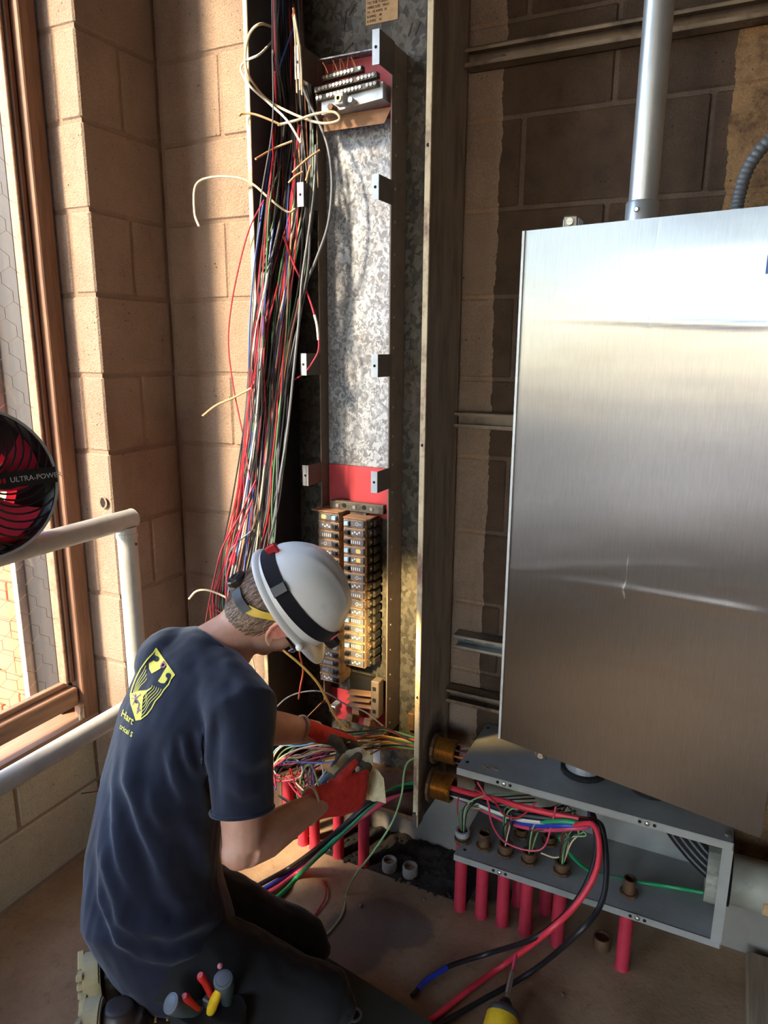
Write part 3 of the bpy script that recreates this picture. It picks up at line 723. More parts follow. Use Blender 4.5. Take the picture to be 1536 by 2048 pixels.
def scab():
    mb = MB(); random.seed(4)
    for i in range(26):
        a = random.uniform(0, 6.28); r = random.uniform(0, .02)
        mb.sphere((1.025 + math.cos(a) * r * 1.2, -.062 + math.sin(a) * r * .5, TZ1 + .0006), random.uniform(.002, .005), 6, 4, (1, .8, .25))
    return mb
s_ = scab().build('peeling_patch', M['lip'], top)
# big grey conduit out of the trough's right end
bc = tag(empty('large_conduit', (1.583, .03, .29)), 'thick old grey conduit leaving the right end of the trough', 'conduit')
MB().cyl((1.592, .03, .29), (2.6, .03, .29), .057, 36).build('pipe', M['grey_pipe'], bc, True)
MB().cyl((1.5855, .03, .29), (1.593, .03, .29), .064, 24).build('gasket', M['dark'], bc)
MB().ring((1.5795, .03, .29), (-1, 0, 0), .068, .054, .040, 24).build('bushing', M['grey_pipe'], bc)
MB().box((1.66, -.030, .262), (1.95, -.0225, .292), .002).build('stained_label', M['paper'], bc)

# ================================================================== red conduits out of the floor
def bushing(mb, x, y, z): mb.ring((x, y, z), (0, 0, 1), .0195, .0135, .015, 18)
LOC = ['leftmost of the row under the trough', 'second from the left under the trough', 'third from the left under the trough', 'fourth from the left under the trough', 'fifth from the left under the trough', 'apart at the right end under the trough']
tops = []
for i, x in enumerate((.947, 1.008, 1.067, 1.130, 1.214, 1.377)):
    y = -.039; t = tag(empty('red_conduit', (x, y, 0)), 'red painted conduit from the floor, ' + LOC[i], 'conduit', 'red conduits in front under the wiring trough')
    h = .243 + (.016 if i in (1, 5) else 0)
    MB().lathe((x, y, 0), (0, 0, 1), [(0, .0185), (.004, .0170), (.012, .0165), (TZ0 - .006, .0165)], 22).build('pipe', M['pipe_red'], t, True)
    MB().ring((x, y, TZ0 - .006), (0, 0, 1), .0150, .0128, h - TZ0 + .006, 20).build('threaded_top', M['rust'], t)
    MB().lathe((x, y, TZ0 + .003), (0, 0, 1), [(0, .0225), (.007, .0225), (.007, .0152)], 8, False).build('locknut', M['rust'], t)
    if i not in (1, 5): bm2 = MB(); bushing(bm2, x, y, .232); bm2.build('bushing', M['rust'] if i else M['bracket'], t)
    tops.append(V((x, y, h)))
for i, (x, y) in enumerate(((1.085, .05), (1.16, .055), (1.100, .015))):
    if i == 2: continue
    t = tag(empty('red_conduit', (x, y, 0)), ('red conduit in shadow behind the third front conduit', 'red conduit in shadow behind the fourth front conduit')[i], 'conduit', 'red conduits behind under the wiring trough')
    MB().lathe((x, y, 0), (0, 0, 1), [(0, .0185), (.01, .0165), (TZ0 - .002, .0165)], 20).build('pipe', M['pipe_red'], t, True)
    MB().ring((x, y, TZ0 - .002), (0, 0, 1), .0150, .0128, .028, 18).build('threaded_top', M['rust'], t)
    MB().lathe((x, y, TZ0 + .003), (0, 0, 1), [(0, .0225), (.007, .0225), (.007, .0152)], 8, False).build('locknut', M['rust'], t)
LOC = ['leftmost under the cabinet', 'second from the left under the cabinet', 'third from the left under the cabinet, beside the forearm', 'fourth from the left under the cabinet, below the glove', 'rightmost under the cabinet']
for i, x in enumerate((.366, .418, .460, .545, .631)):
    y = -.008; t = tag(empty('red_conduit', (x, y, 0)), 'red painted conduit from the floor, ' + LOC[i], 'conduit', 'red conduits under the cabinet')
    MB().lathe((x, y, 0), (0, 0, 1), [(0, .0185), (.004, .0170), (.012, .0165), (ZB - .004, .0165)], 22).build('pipe', M['pipe_red'], t, True)
    MB().ring((x, y, ZB - .004), (0, 0, 1), .0150, .0128, .024, 18).build('threaded_top', M['rust'], t)
# stubs
for (px, py), lab, tilt in (((779, 1738), 'open grey pipe stub in the floor, nearer the cabinet conduits', .0), ((820, 1750), 'open grey pipe stub in the floor, the right of the pair', .0), ((1203, 1893), 'dark pipe stub on the floor behind the red and black cables', .0)):
    c = atZ(px, py, 0); t = tag(empty('pipe_stub', c), lab, 'pipe stub', 'pipe stubs in the floor')
    MB().lathe(c, (0, 0, 1), [(0, .0225), (.028, .0225), (.032, .021), (.032, .0175), (.018, .0175)], 24, False).build('collar', simple('stub_grey', (150, 146, 140), .7) if 'stub_grey' not in bpy.data.materials else bpy.data.materials['stub_grey'] if 'dark' not in lab else M['rust'], t, True)
    MB().cyl(c + V((0, 0, .016)), c + V((0, 0, .020)), .0176, 20).build('dirt_fill', M['dust'], t)
# brass nipples on the right side of the cabinet
for (y, z, r, lab) in ((.040, .418, .0325, 'upper threaded brass nipple joining cabinet and trough'), (.020, .318, .0375, 'lower threaded brass nipple joining cabinet and trough')):
    t = tag(empty('conduit_nipple', (XR, y, z)), lab, 'conduit nipple', 'threaded nipples')
    prof = [(0, r * .86)]
    for q in range(14): prof += [(.002 + q * .0045, r * .94), (.0042 + q * .0045, r)]
    prof += [(.066, r * .9), (.066, r * .78), (.0, r * .78)]
    MB().lathe((XR, y, z), (1, 0, 0), prof, 28, False).build('thread', M['gold'], t)
    MB().lathe((XR + .0005, y, z), (1, 0, 0), [(0, r * 1.35), (.008, r * 1.35), (.010, r * 1.05)], 12, False).build('locknut', M['rust'], t)
MB().box((.905, .03, .30), (.930, .08, .37), .003).build('x', M['rust'])
bpy.data.objects.remove(bpy.data.objects['x'])

# ================================================================== soil, chips and plank on the floor
def heap():
    mb = MB(); random.seed(3); nx, ny = 60, 22; g = []
    for j in range(ny + 1):
        row = []
        for i in range(nx + 1):
            u, v = i / nx, j / ny; x = .50 + u * .46; y = -.02 + v * .165
            e = min(1, u * 5, (1 - u) * 5) * min(1, v * 3.2)
            h = e * (.006 + .016 * v) * (1 + .8 * mnoise.noise(V((x * 30, y * 30, 2)))) + e * .008 * mnoise.noise(V((x * 90, y * 90, 5)))
            row.append(mb.bm.verts.new((x, y, max(h, -.002))))
        g.append(row)
    for j in range(ny):
        for i in range(nx): mb.bm.faces.new((g[j][i], g[j][i + 1], g[j + 1][i + 1], g[j + 1][i]))
    for q in range(240):
        x = random.uniform(.50, .95); y = random.uniform(-.03, .14); s = random.uniform(.002, .006)
        mb.sphere((x, y, .004 + max(0, y) * .1), s, 6, 4, (1, random.uniform(.6, 1), .7))
    return mb
h = tag(heap().build('soil', simple('black_crumbly_soil', (46, 39, 35), .95, scale=80, bump=.8), None, True), 'dark crumbly soil along the wall under the cabinet', 'soil', None, 'stuff')
def dustpile():
    mb = MB(); random.seed(5); nx, ny = 24, 16; g = []
    for j in range(ny + 1):
        row = []
        for i in range(nx + 1):
            u, v = i / nx, j / ny; x = .66 + u * .165; y = -.055 + v * .17
            h = .02 * math.sin(u * 2.6) * (.4 + v) * (1 + .6 * mnoise.noise(V((x * 40, y * 40, 8)))) * min(1, v * 4)
            row.append(mb.bm.verts.new((x, y, ZB + .001 + max(0, h))))
        g.append(row)
    for j in range(ny):
        for i in range(nx): mb.bm.faces.new((g[j][i], g[j][i + 1], g[j + 1][i + 1], g[j + 1][i]))
    return mb
h = dustpile().build('brown_dust_pile', simple('cabinet_dirt', (92, 62, 46), .95, scale=60, bump=.8, bscale=260), cab, True); h['kind'] = 'stuff'
random.seed(11)
CH_ = [(722, 1812, 'small pale stone chip on the dark floor patch'), (816, 1768, 'flat brown flake in front of the pipe stubs'), (1125, 1990, 'silvery crumpled scrap on the floor right of the drill'), (848, 1800, 'tiny white chip on the floor, left of the red conduits'), (800, 1760, 'broken brown flake beside the left pipe stub')]
for px, py, lab in CH_:
    c = atZ(px, py, 0); s = random.uniform(.006, .009); mb = MB().sphere(c + V((0, 0, s * .35)), s, 7, 5, (1, .7, .45), Matrix.Rotation(random.uniform(0, 3), 3, 'Z'))
    for v in mb.bm.verts: v.co += V([random.uniform(-.15, .15) * s for _ in range(3)])
    tag(mb.build('debris_chip', M['curb'] if 'pale' in lab or 'white' in lab else (M['screw'] if 'silvery' in lab else M['dust'])), lab, 'debris')
tag(MB().box((1.655, -.62, .0), (1.735, .12, .035), .004).build('wooden_plank', wood('plank_wood', (120, 104, 86), (176, 156, 130), 1)), 'weathered plank lying on the floor below the thick grey conduit', 'plank')

# ================================================================== hand rail
RXp = .10
hr = tag(empty('hand_rail', (RXp, -.315, 0)), 'grey painted pipe hand rail in front of the window', 'hand rail')
MB().cyl((RXp, -3.2, 1.068), (RXp, -.300, 1.068), .0255, 28).build('top_rail', M['rail'], hr, True)
MB().sphere((RXp, -.300, 1.068), .0262, 20, 12, (1, .35, 1)).build('end_cap', M['rail'], hr, True)
MB().cyl((RXp, -.322, 0), (RXp, -.322, 1.05), .0255, 28).build('post', M['rail'], hr, True)
MB().ring((RXp, -.322, 1.022), (0, 0, 1), .0275, .0253, .012, 24).build('weld_bead', M['rail'], hr)
MB().cyl((RXp, -3.2, .552), (RXp, -.33, .552), .0255, 28).build('lower_rail', M['rail'], hr, True)
MB().cyl((RXp + .024, -.318, 1.006), (RXp + .027, -.319, 1.006), .004, 10).build('set_screw', M['rust'], hr)

# pin on the sill, cable end at the wall
pn = tag(empty('sill_pin', (-.13, -.33, .446)), 'short pale bolt standing on the window sill by the frame corner', 'bolt')
MB().cyl((-.128, -.333, .447), (-.124, -.330, .492), .0048, 10).build('shank', M['lip'], pn)
MB().cyl((-.124, -.330, .490), (-.1235, -.3297, .497), .0088, 12).build('head', M['lip'], pn)
a, b, c = atX(163, 1587, -.128), atX(185, 1584, -.126), atX(215, 1580, -.12)
pc = tag(empty('cut_wire', a), 'short black and red cut wire sticking out before the low wall', 'wire')
wire('black_end', [a, (a + b) / 2, b], .0016, 'black', pc); wire('red_sleeve', [b, (b + c) / 2 + V((0, 0, .001)), c, c + V((.05, .08, .0))], .0018, 'red', pc)

# ================================================================== fan on the rail
fc = V((RXp, -.715, 1.228)); FN = V((.93, -.30, .20)).normalized(); FU = (V((0, 0, 1)) - FN * FN.z).normalized(); FS = FU.cross(FN)
fan = tag(empty('jobsite_fan', fc), 'red and black jobsite fan with spiral grille standing on the hand rail', 'fan')
Rf = .158
def fp(a, r, n): return fc + (FS * math.cos(a) + FU * math.sin(a)) * r + FN * n
MB().lathe(fc - FN * .055, FN, [(0, Rf * .62), (.012, Rf * .9), (.035, Rf * .99), (.070, Rf), (.076, Rf * .985), (.076, Rf * .95), (.030, Rf * .93), (.014, Rf * .6)], 48, False).build('shroud', simple('fan_black', (24, 24, 27), .4), fan, True)
MB().lathe(fc - FN * .085, FN, [(0, Rf * .55), (.02, Rf * .92), (.05, Rf * 1.035), (.066, Rf * 1.035), (.066, Rf)], 48, False).build('rear_housing', simple('fan_red', (206, 34, 52), .4), fan, True)
MB().ring(fc + FN * .018, FN, Rf * 1.0, Rf * .965, .005, 48).build('grille_rim', M['bracket'], fan)
for k in range(30):
    a0 = k / 30 * 2 * math.pi; p = [fp(a0 + .95 * (t ** 1.3), Rf * (.24 + .735 * t), .018 + .008 * math.sin(t * 3.1)) for t in [i / 9 for i in range(10)]]
    MB().tube(p, .0023, 5).build('grille_fin', M['brk_black'], fan, True)
for k in range(5):
    a0 = k / 5 * 2 * math.pi; mb = MB(); secs = []
    g = []
    for i in range(7):
        t = i / 6; r = Rf * (.22 + .66 * t); row = []
        for j in range(5):
            s = j / 4 - .5; row.append(mb.bm.verts.new(fp(a0 + s * (.95 - .15 * t) + .35 * t, r, -.012 + s * .03)))
        g.append(row)
    for i in range(6):
        for j in range(4): mb.bm.faces.new((g[i][j], g[i][j + 1], g[i + 1][j + 1], g[i + 1][j]))
    r_ = bmesh.ops.extrude_face_region(mb.bm, geom=mb.bm.faces[:])
    for v in [e for e in r_['geom'] if isinstance(e, bmesh.types.BMVert)]: v.co -= FN * .002
    mb.build('blade', simple('fan_blade_red', (246, 60, 96), .35) if k == 0 else M['__blade'], fan, True)
    if k == 0: M['__blade'] = bpy.data.materials['fan_blade_red']
MB().lathe(fc - FN * .02, FN, [(0, Rf * .27), (.04, Rf * .27), (.046, Rf * .22)], 28).build('hub', M['brk_black'], fan, True)
fb = MB(); c0 = fc + FN * .0265
fb.prism([c0 - FU * .017 - FS * Rf * .2, c0 - FU * .017 + FS * Rf * .97, c0 + FU * .017 + FS * Rf * .97, c0 + FU * .017 - FS * Rf * .2], FN, .003)
bnd = fb.build('name_band', M['brk_black'], fan)
place_text('ULTRA-POWER', .0155, M['brk_print'], c0 + FS * .058 - FU * .006 + FN * .003, FS, FU, bnd)
place_text('M18', .0135, bpy.data.materials['fan_red'], c0 + FS * .026 - FU * .006 + FN * .003, FS, FU, bnd)
kn = MB().cyl(fc + FS * Rf * .98 - FN * .03, fc + FS * (Rf + .010) - FN * .03, .026, 20).build('pivot_cap', bpy.data.materials['fan_red'], fan, True)
MB().box(V((fc.x - .05, fc.y - .09, 1.0945)), V((fc.x + .03, fc.y + .10, 1.108)), .005).build('base', bpy.data.materials['fan_red'], fan)

# ================================================================== drill on the floor
dl = atZ(1012, 2050, .03); dtip = atZ(1039, 1932, .10)
DA = V((atZ(1040, 1925, .075) - atZ(1018, 2035, .035))); DA = DA.normalized()
d0 = atZ(1010, 2012, .045)
dr = tag(empty('impact_driver', (d0.x, d0.y, 0)), 'yellow and black cordless impact driver with a long bit on the floor', 'drill')
M['dyel'] = simple('tool_yellow', (226, 186, 36), .45); M['dblk'] = simple('tool_black', (34, 34, 36), .5)
side = DA.cross(V((0, 0, 1))).normalized(); upd = side.cross(DA)
MB().lathe(d0, DA, [(-.0, .016), (.006, .0155), (.012, .011), (.016, .0085)], 20).build('collet', M['dblk'], dr, True)
MB().lathe(d0 - DA * .024, DA, [(0, .036), (.006, .0375), (.016, .033), (.024, .018)], 24).build('nose_cone', simple('tool_dark_grey', (66, 68, 70), .4), dr, True)
MB().lathe(d0 - DA * .15, DA, [(0, .030), (.012, .037), (.09, .039), (.126, .0365)], 24).build('motor_housing', M['dyel'], dr, True)
MB().loft([(d0 - DA * .058 + side * .02, DA * .022, upd * .015), (d0 - DA * .066 + side * .07, DA * .02, upd * .016), (d0 - DA * .078 + side * .12, DA * .022, upd * .018)], 16).build('handle', M['dblk'], dr, True)
MB().loft([(d0 - DA * .034 + side * .026, DA * .012, upd * .010), (d0 - DA * .040 + side * .06, DA * .010, upd * .010)], 12).build('trigger', M['dyel'], dr, True)
MB().lathe(d0 + DA * .014, DA, [(0, .0052), (.012, .0045), (.014, .0066), (.062, .0066), (.064, .0045)], 12).build('bit_holder', M['steel_plain'], dr, True)
MB().lathe(d0 + DA * .078, DA, [(0, .0034), (.028, .0030), (.034, .0042), (.044, .0034)], 10).build('bit', M['pink'], dr, True)

# ================================================================== kneeling mat
mc = [atZ(683, 1932, .022), atZ(872, 2050, .022)]
e1 = (mc[1] - mc[0]).normalized(); e2 = V((-e1.y, e1.x, 0)); e2 = -e2 if e2.dot(CAM - mc[0]) < 0 else e2
p0 = mc[0] - e1 * .10; p1 = mc[1] + e1 * .12
mat_ = tag(empty('kneeling_mat', (p0 + p1) / 2), 'dark green foam kneeling mat under the kneeling man', 'mat')
mat_.location.z = 0
hole = atZ(708, 2030, .022)
MB().prism([V((p.x, p.y, .001)) for p in (p0, p1, p1 + e2 * .42, p0 + e2 * .42)], (0, 0, 1), .021).build('foam_pad', simple('mat_green', (52, 58, 50), .75, bump=.3), mat_)
MB().ring(V((hole.x, hole.y, .0215)), (0, 0, 1), .019, .0135, .003, 24).build('grommet', M['grey'], mat_)
MB().cyl(V((hole.x, hole.y, .0215)), V((hole.x, hole.y, .0225)), .0135, 20).build('grommet_hole', M['dark'], mat_)
# ================================================================== the kneeling electrician
def fuse(mb, voxel, it=4, fac=.5):
    me = bpy.data.meshes.new('tmp'); bmesh.ops.recalc_face_normals(mb.bm, faces=mb.bm.faces[:]); mb.bm.to_mesh(me); mb.bm.free()
    ob = bpy.data.objects.new('tmp', me); COL.objects.link(ob)
    r = ob.modifiers.new('r', 'REMESH'); r.mode = 'VOXEL'; r.voxel_size = voxel
    s = ob.modifiers.new('s', 'SMOOTH'); s.factor = fac; s.iterations = it
    dg = bpy.context.evaluated_depsgraph_get(); out = bpy.data.meshes.new_from_object(ob.evaluated_get(dg))
    bpy.data.objects.remove(ob); bpy.data.meshes.remove(me); return out
def finish(me, name, mat, parent):
    me.name = name; me.materials.clear(); me.materials.append(mat); me.shade_smooth(); return link(name, me, parent)
EARP = tuple(atD(556, 1256, 1.585))
def skin():
    t = NT('skin'); p = t.pos()
    col = t.ramp(t.noise(p, 14, 5), [(.3, srgb(196, 142, 120)), (.7, srgb(222, 172, 148))])
    fr = t.ramp(t.noise(p, 260, 2), [(.70, (0, 0, 0)), (.78, (.3, .3, .3))])
    col = t.mix(fr, col, srgb(160, 100, 78))
    sx = t.new('ShaderNodeVectorMath', operation='DISTANCE'); t.l.new(t.new('ShaderNodeNewGeometry').outputs['Position'], sx.inputs[0]); sx.inputs[1].default_value = EARP
    col = t.mix(t.ramp(sx.outputs['Value'], [(.028, (.6, .6, .6)), (.052, (0, 0, 0))]), col, srgb(232, 128, 112))
    t.set(color=col, rough=.48, sss=.12, spec=.4); t.b.inputs['Subsurface Radius'].default_value = (1, .3, .15); t.b.inputs['Subsurface Scale'].default_value = .008
    t.bump(t.noise(p, 500, 3), .12, .0006); return t.m
M['skin'] = skin()
def cloth(name, a, b, sc=700, bump=.3, sheen=.25):
    t = NT(name); p = t.pos()
    col = t.ramp(t.noise(p, 9, 6), [(.3, srgb(*a)), (.7, srgb(*b))])
    t.set(color=col, rough=.85, sheen=sheen, spec=.2); t.b.inputs['Sheen Roughness'].default_value = .4
    t.bump(t.noise(p, sc, 3), bump, .0008); return t.m
M['shirt'] = cloth('navy_tshirt', (30, 34, 50), (39, 44, 62), sheen=.45)
M['trouser'] = cloth('dark_work_trousers', (30, 31, 33), (42, 43, 45), 500)
M['denim'] = cloth('blue_denim', (36, 50, 76), (56, 76, 108), 500)
person = tag(empty('person', (.50, -.62, 0)), 'kneeling person in navy shirt and white hard hat working at the open cabinet', 'person')
pN = atD(455, 1285, 1.68); T1 = atD(401, 1345, 1.66); T2 = atD(354, 1440, 1.64); T3 = atD(328, 1570, 1.62); T4 = atD(306, 1700, 1.60); T5 = atD(308, 1815, 1.60); T6 = atD(350, 1900, 1.59)
RS = atD(478, 1432, 1.505); RE = atD(487, 1695, 1.475); RW = atD(640, 1605, 1.70)
LS = atD(352, 1335, 1.80); LE = atD(455, 1448, 1.70); LW = atD(618, 1462, 1.85)
RK = V((.825, -.535, .088)); LK = V((.695, -.425, .082)); RH = V((.520, -.685, .245)); LH = V((.405, -.565, .245))
RA = V((.512, -.775, .10)); LA = V((.420, -.705, .10))
# head frame: forward, up, right
ximg, yimg, zc = RX, RY, RZ
al, be = math.radians(20), math.radians(13)
fi = (ximg * .555 - yimg * .83); ui = (ximg * .83 + yimg * .555)
HF = (fi * math.cos(al) - zc * math.sin(al)).normalized()
HU = (ui * math.cos(be) + zc * math.sin(be)); HU = (HU - HF * HU.dot(HF)).normalized()
HS = HF.cross(HU).normalized()
Hc = atD(557, 1214, 1.68)
HM = Matrix((HF, HS, HU)).transposed()
def hp(f, s, u): return Hc + HF * f + HS * s + HU * u
assert HS.dot(zc) > 0
# ---- body: one continuous skin
mb = MB()
def ell(c, rf, rs, ru, u=18, v=12): mb.sphere(hp(*c), 1.0, u, v, (rf, rs, ru), HM)
ell((-.010, 0, .024), .098, .077, .104, 24, 16); ell((-.040, 0, -.030), .062, .064, .060); ell((.030, 0, -.045), .060, .060, .070); ell((.060, 0, -.088), .033, .034, .028); ell((.068, 0, .028), .032, .056, .036)
ell((.050, .034, -.026), .036, .026, .040); ell((.050, -.034, -.026), .036, .026, .040); ell((.020, .045, -.065), .045, .020, .035); ell((.020, -.045, -.065), .045, .020, .035)
mb.tube([hp(.094, 0, .022), hp(.108, 0, -.006), hp(.116, 0, -.024), hp(.104, 0, -.036)], [.008, .011, .0135, .009], 10)
for s in (-1, 1): mb.sphere(hp(.103, s * .011, -.029), .0085, 8, 6)
ell((.088, 0, -.056), .012, .024, .007); ell((.085, 0, -.068), .012, .021, .008); ell((.080, 0, -.062), .012, .026, .016)
for s in (-1, 1):          # ears: rim, bowl and lobe
    E0 = (.020, .002); ep = lambda f, w, u: hp(E0[0] + f * 1.2 - u * .22, s * (w + .004), E0[1] + u * 1.22)
    e = [ep(.020, .073, .004), ep(.016, .081, .024), ep(-.002, .090, .033), ep(-.018, .094, .024), ep(-.022, .093, .004), ep(-.016, .087, -.016), ep(-.004, .080, -.030), ep(.009, .075, -.028)]
    mb.tube(spline(e, 4), .0054, 8); mb.sphere(ep(-.001, .078, .0), 1, 12, 8, (.022, .005, .030), HM); mb.sphere(ep(.004, .079, -.030), .0080, 8, 6)
    mb.tube([ep(.012, .077, -.010), ep(-.004, .083, -.006), ep(-.012, .086, .008)], .004, 6)
mb.tube([hp(-.022, 0, -.020), hp(-.012, 0, -.070), pN.lerp(hp(-.008, 0, -.07), .45), pN, T1.lerp(pN, .4)], [.060, .060, .061, .070, .09], 20)
mb.tube([hp(.02, 0, -.07), pN.lerp(hp(.02, 0, -.07), .45) + HF * .01], [.045, .050], 14)
SC = (RS - LS); SC = SC.normalized()
def sect(mbx, cs, n=24):
    secs = []
    for i, (c, a, b, sd) in enumerate(cs):
        d = (cs[min(i + 1, len(cs) - 1)][0] - cs[max(i - 1, 0)][0]).normalized()
        sx = (sd - d * sd.dot(d)).normalized(); fx_ = d.cross(sx); secs.append((c, sx * a, fx_ * b))
    mbx.loft(secs, n)
SH = V((.80, -.60, 0)); S2 = SC.lerp(SH, .3); S3 = SC.lerp(SH, .65)
sect(mb, [(T1.lerp(pN, .5), .10, .07, SC), (T1, .155, .085, SC), (T2, .15, .095, SC), (T3, .135, .10, S2), (T4, .13, .105, S3), (T5, .145, .11, SH), (T6, .12, .09, SH)])
mb.tube([T1 + SC * .05, RS, RS.lerp(RE, .35), RS.lerp(RE, .75), RE], [.06, .056, .050, .046, .042], 16)
mb.tube([RE, RE.lerp(RW, .25) + V((0, 0, -.004)), RE.lerp(RW, .6), RW, RW + (RW - RE).normalized() * .03], [.043, .046, .038, .0275, .026], 16)
mb.sphere(RE + V((-.004, -.012, -.004)), .036, 12, 8)
mb.tube([T1 - SC * .05, LS, LS.lerp(LE, .4), LE], [.06, .054, .048, .043], 16)
mb.tube([LE, LE.lerp(LW, .3), LE.lerp(LW, .65), LW, LW + (LW - LE).normalized() * .03], [.044, .048, .041, .030, .027], 16)
mb.tube([RH, RH.lerp(RK, .5), RK], [.075, .065, .045], 14); mb.tube([RK, RK.lerp(RA, .4), RA], [.045, .048, .035], 14)
mb.tube([LH, LH.lerp(LK, .5), LK], [.075, .065, .045], 14); mb.tube([LK, LK.lerp(LA, .4), LA], [.045, .048, .035], 14)
body = finish(fuse(mb, .0042, 4, .5), 'body', M['skin'], person)

# ---- face details
M['eye'] = simple('eye_white', (232, 226, 220), .2); M['iris'] = simple('iris_brown', (70, 48, 34), .2); M['lip'] = M['lip']
M['lips'] = simple('lip_skin', (186, 110, 100), .45); M['brow'] = simple('brow_hair', (74, 54, 42), .8)
for s in (-1, 1):
    e = MB().sphere(hp(.079, s * .031, .000), .0125, 14, 10).build('eye', M['eye'], person, True)
    MB().sphere(hp(.0895, s * .031, -.003), .0045, 10, 8, (.6, 1, 1), HM).build('iris', M['iris'], e, True)
    MB().tube([hp(.094, s * .014, .022), hp(.098, s * .030, .027), hp(.085, s * .048, .021)], [.003, .0042, .002], 6).build('eyebrow', M['brow'], person, True)
MB().tube([hp(.090, -.020, -.062), hp(.100, -.006, -.060), hp(.100, .006, -.060), hp(.090, .020, -.062)], [.002, .004, .004, .002], 6).build('mouth', M['lips'], person, True)

# ---- hair: cap on the back of the head and fine strands over it
def hair_mat():
    t = NT('brown_hair'); p = t.pos((1, 1, 1))
    col = t.ramp(t.noise(p, 190, 4, .7), [(.32, srgb(62, 45, 36)), (.68, srgb(104, 80, 64))])
    t.set(color=col, rough=.5, spec=.4); t.bump(t.noise(p, 420, 3), .5, .001); return t.m
M['hair'] = hair_mat()
def hair_low(f):         # lower hairline, as height over the ear line
    return -.102 if f < -.050 else (-.102 + (f + .050) * 1.1 if f < .004 else (.010 if f < .018 else (-.020 if f < .034 else .03)))
def hair_pt(th, ph, k=1.06):
    ca, sa = math.cos(th), math.sin(th)
    if ph >= 0: return -.010 + math.cos(ph) * ca * .101 * k, math.cos(ph) * sa * .079 * k, .010 + math.sin(ph) * .112 * k
    t = -ph / (math.pi / 2)
    return -.010 + ca * .101 * k * (1 - .44 * t ** 1.5), sa * .079 * k * (1 - .30 * t ** 1.5), .010 - .118 * t
mb = MB(); g = {}
NT_, NP_ = 72, 44
for i in range(NT_):
    for j in range(NP_ + 1):
        f, s, u = hair_pt(i / NT_ * 2 * math.pi, -math.pi / 2 * .98 + j / NP_ * math.pi * .98); g[i, j] = (f, s, u)
vv = {}
def hv(i, j):
    k = (i % NT_, j)
    if k not in vv:
        f, s, u = g[k]; q = .0012 * mnoise.noise(V((f * 160, s * 160, u * 40)))
        vv[k] = mb.bm.verts.new(hp(f * (1 + q * 8), s * (1 + q * 8), u))
    return vv[k]
for i in range(NT_):
    for j in range(NP_):
        f, s, u = g[i, j]
        if u >= hair_low(f) and f < .075: mb.bm.faces.new((hv(i, j), hv(i + 1, j), hv(i + 1, j + 1), hv(i, j + 1)))
hair = mb.build('hair', M['hair'], person, True)
mb = MB(); random.seed(21)
TONE = []
for q in range(5200):
    th = random.uniform(.25, 2 * math.pi - .25); ph = random.uniform(-1.25, .55)
    f, s, u = hair_pt(th, ph, 1.065)
    if u < hair_low(f) + .004 or f > .03: continue
    L = random.uniform(.026, .050) * (.6 if u < -.05 else 1); TONE += [random.random()] * 5; p0 = hp(f, s, u); f2, s2, u2 = hair_pt(th + random.uniform(-.08, .08), max(-1.55, ph - L / .1), 1.068); p1 = hp(f2, s2, u2); pm = (p0 + p1) / 2 + (p0 - Hc).normalized() * .0022
    sd = (p1 - p0).cross(p0 - Hc).normalized() * random.uniform(.0006, .0011)
    a = [mb.bm.verts.new(x) for x in (p0 - sd, p0 + sd, pm + sd, pm - sd, p1)]
    mb.bm.faces.new((a[0], a[1], a[2], a[3])); mb.bm.faces.new((a[3], a[2], a[4]))
def strand_mat():
    t = NT('hair_strand'); at = t.new('ShaderNodeAttribute', attribute_name='tone')
    t.set(color=t.ramp(at.outputs['Fac'], [(0, srgb(58, 42, 34)), (.6, srgb(120, 92, 74)), (1, srgb(176, 144, 118))]), rough=.45, spec=.4); return t.m
hs_me = mb.mesh('hair_strands', strand_mat()); at_ = hs_me.attributes.new('tone', 'FLOAT', 'POINT')
for i in range(len(hs_me.vertices)): at_.data[i].value = TONE[i] if i < len(TONE) else .5
hs = link('hair_strands', hs_me, hair); hs['kind'] = 'stuff'

# ---- shirt
mb = MB()
sect(mb, [(pN.lerp(T1, .12), .078, .072, SC), (pN.lerp(T1, .45), .120, .092, SC), (T1, .178, .106, SC), (T1.lerp(T2, .5), .185, .116, SC), (T2, .182, .122, SC), (T3, .165, .134, S2), (T4, .160, .142, S3), (T5 + V((0, 0, .02)), .178, .156, SH), (T6 + V((0, 0, .02)), .160, .140, SH), (T6 + V((.0, .0, -.035)), .140, .120, SH)], 32)
mb.sphere(T1 + V((-.075, -.010, .012)), .085, 14, 10)
RM = RS.lerp(RE, .73)
mb.tube([T1 + SC * .06, RS + V((0, .012, .004)), RS.lerp(RE, .3), RM], [.085, .078, .070, .0645], 22)
LM = LS.lerp(LE, .62)
mb.tube([T1 - SC * .06, LS, LS.lerp(LE, .35), LM], [.085, .078, .072, .066], 20)
sm = fuse(mb, .0055, 6, .5)
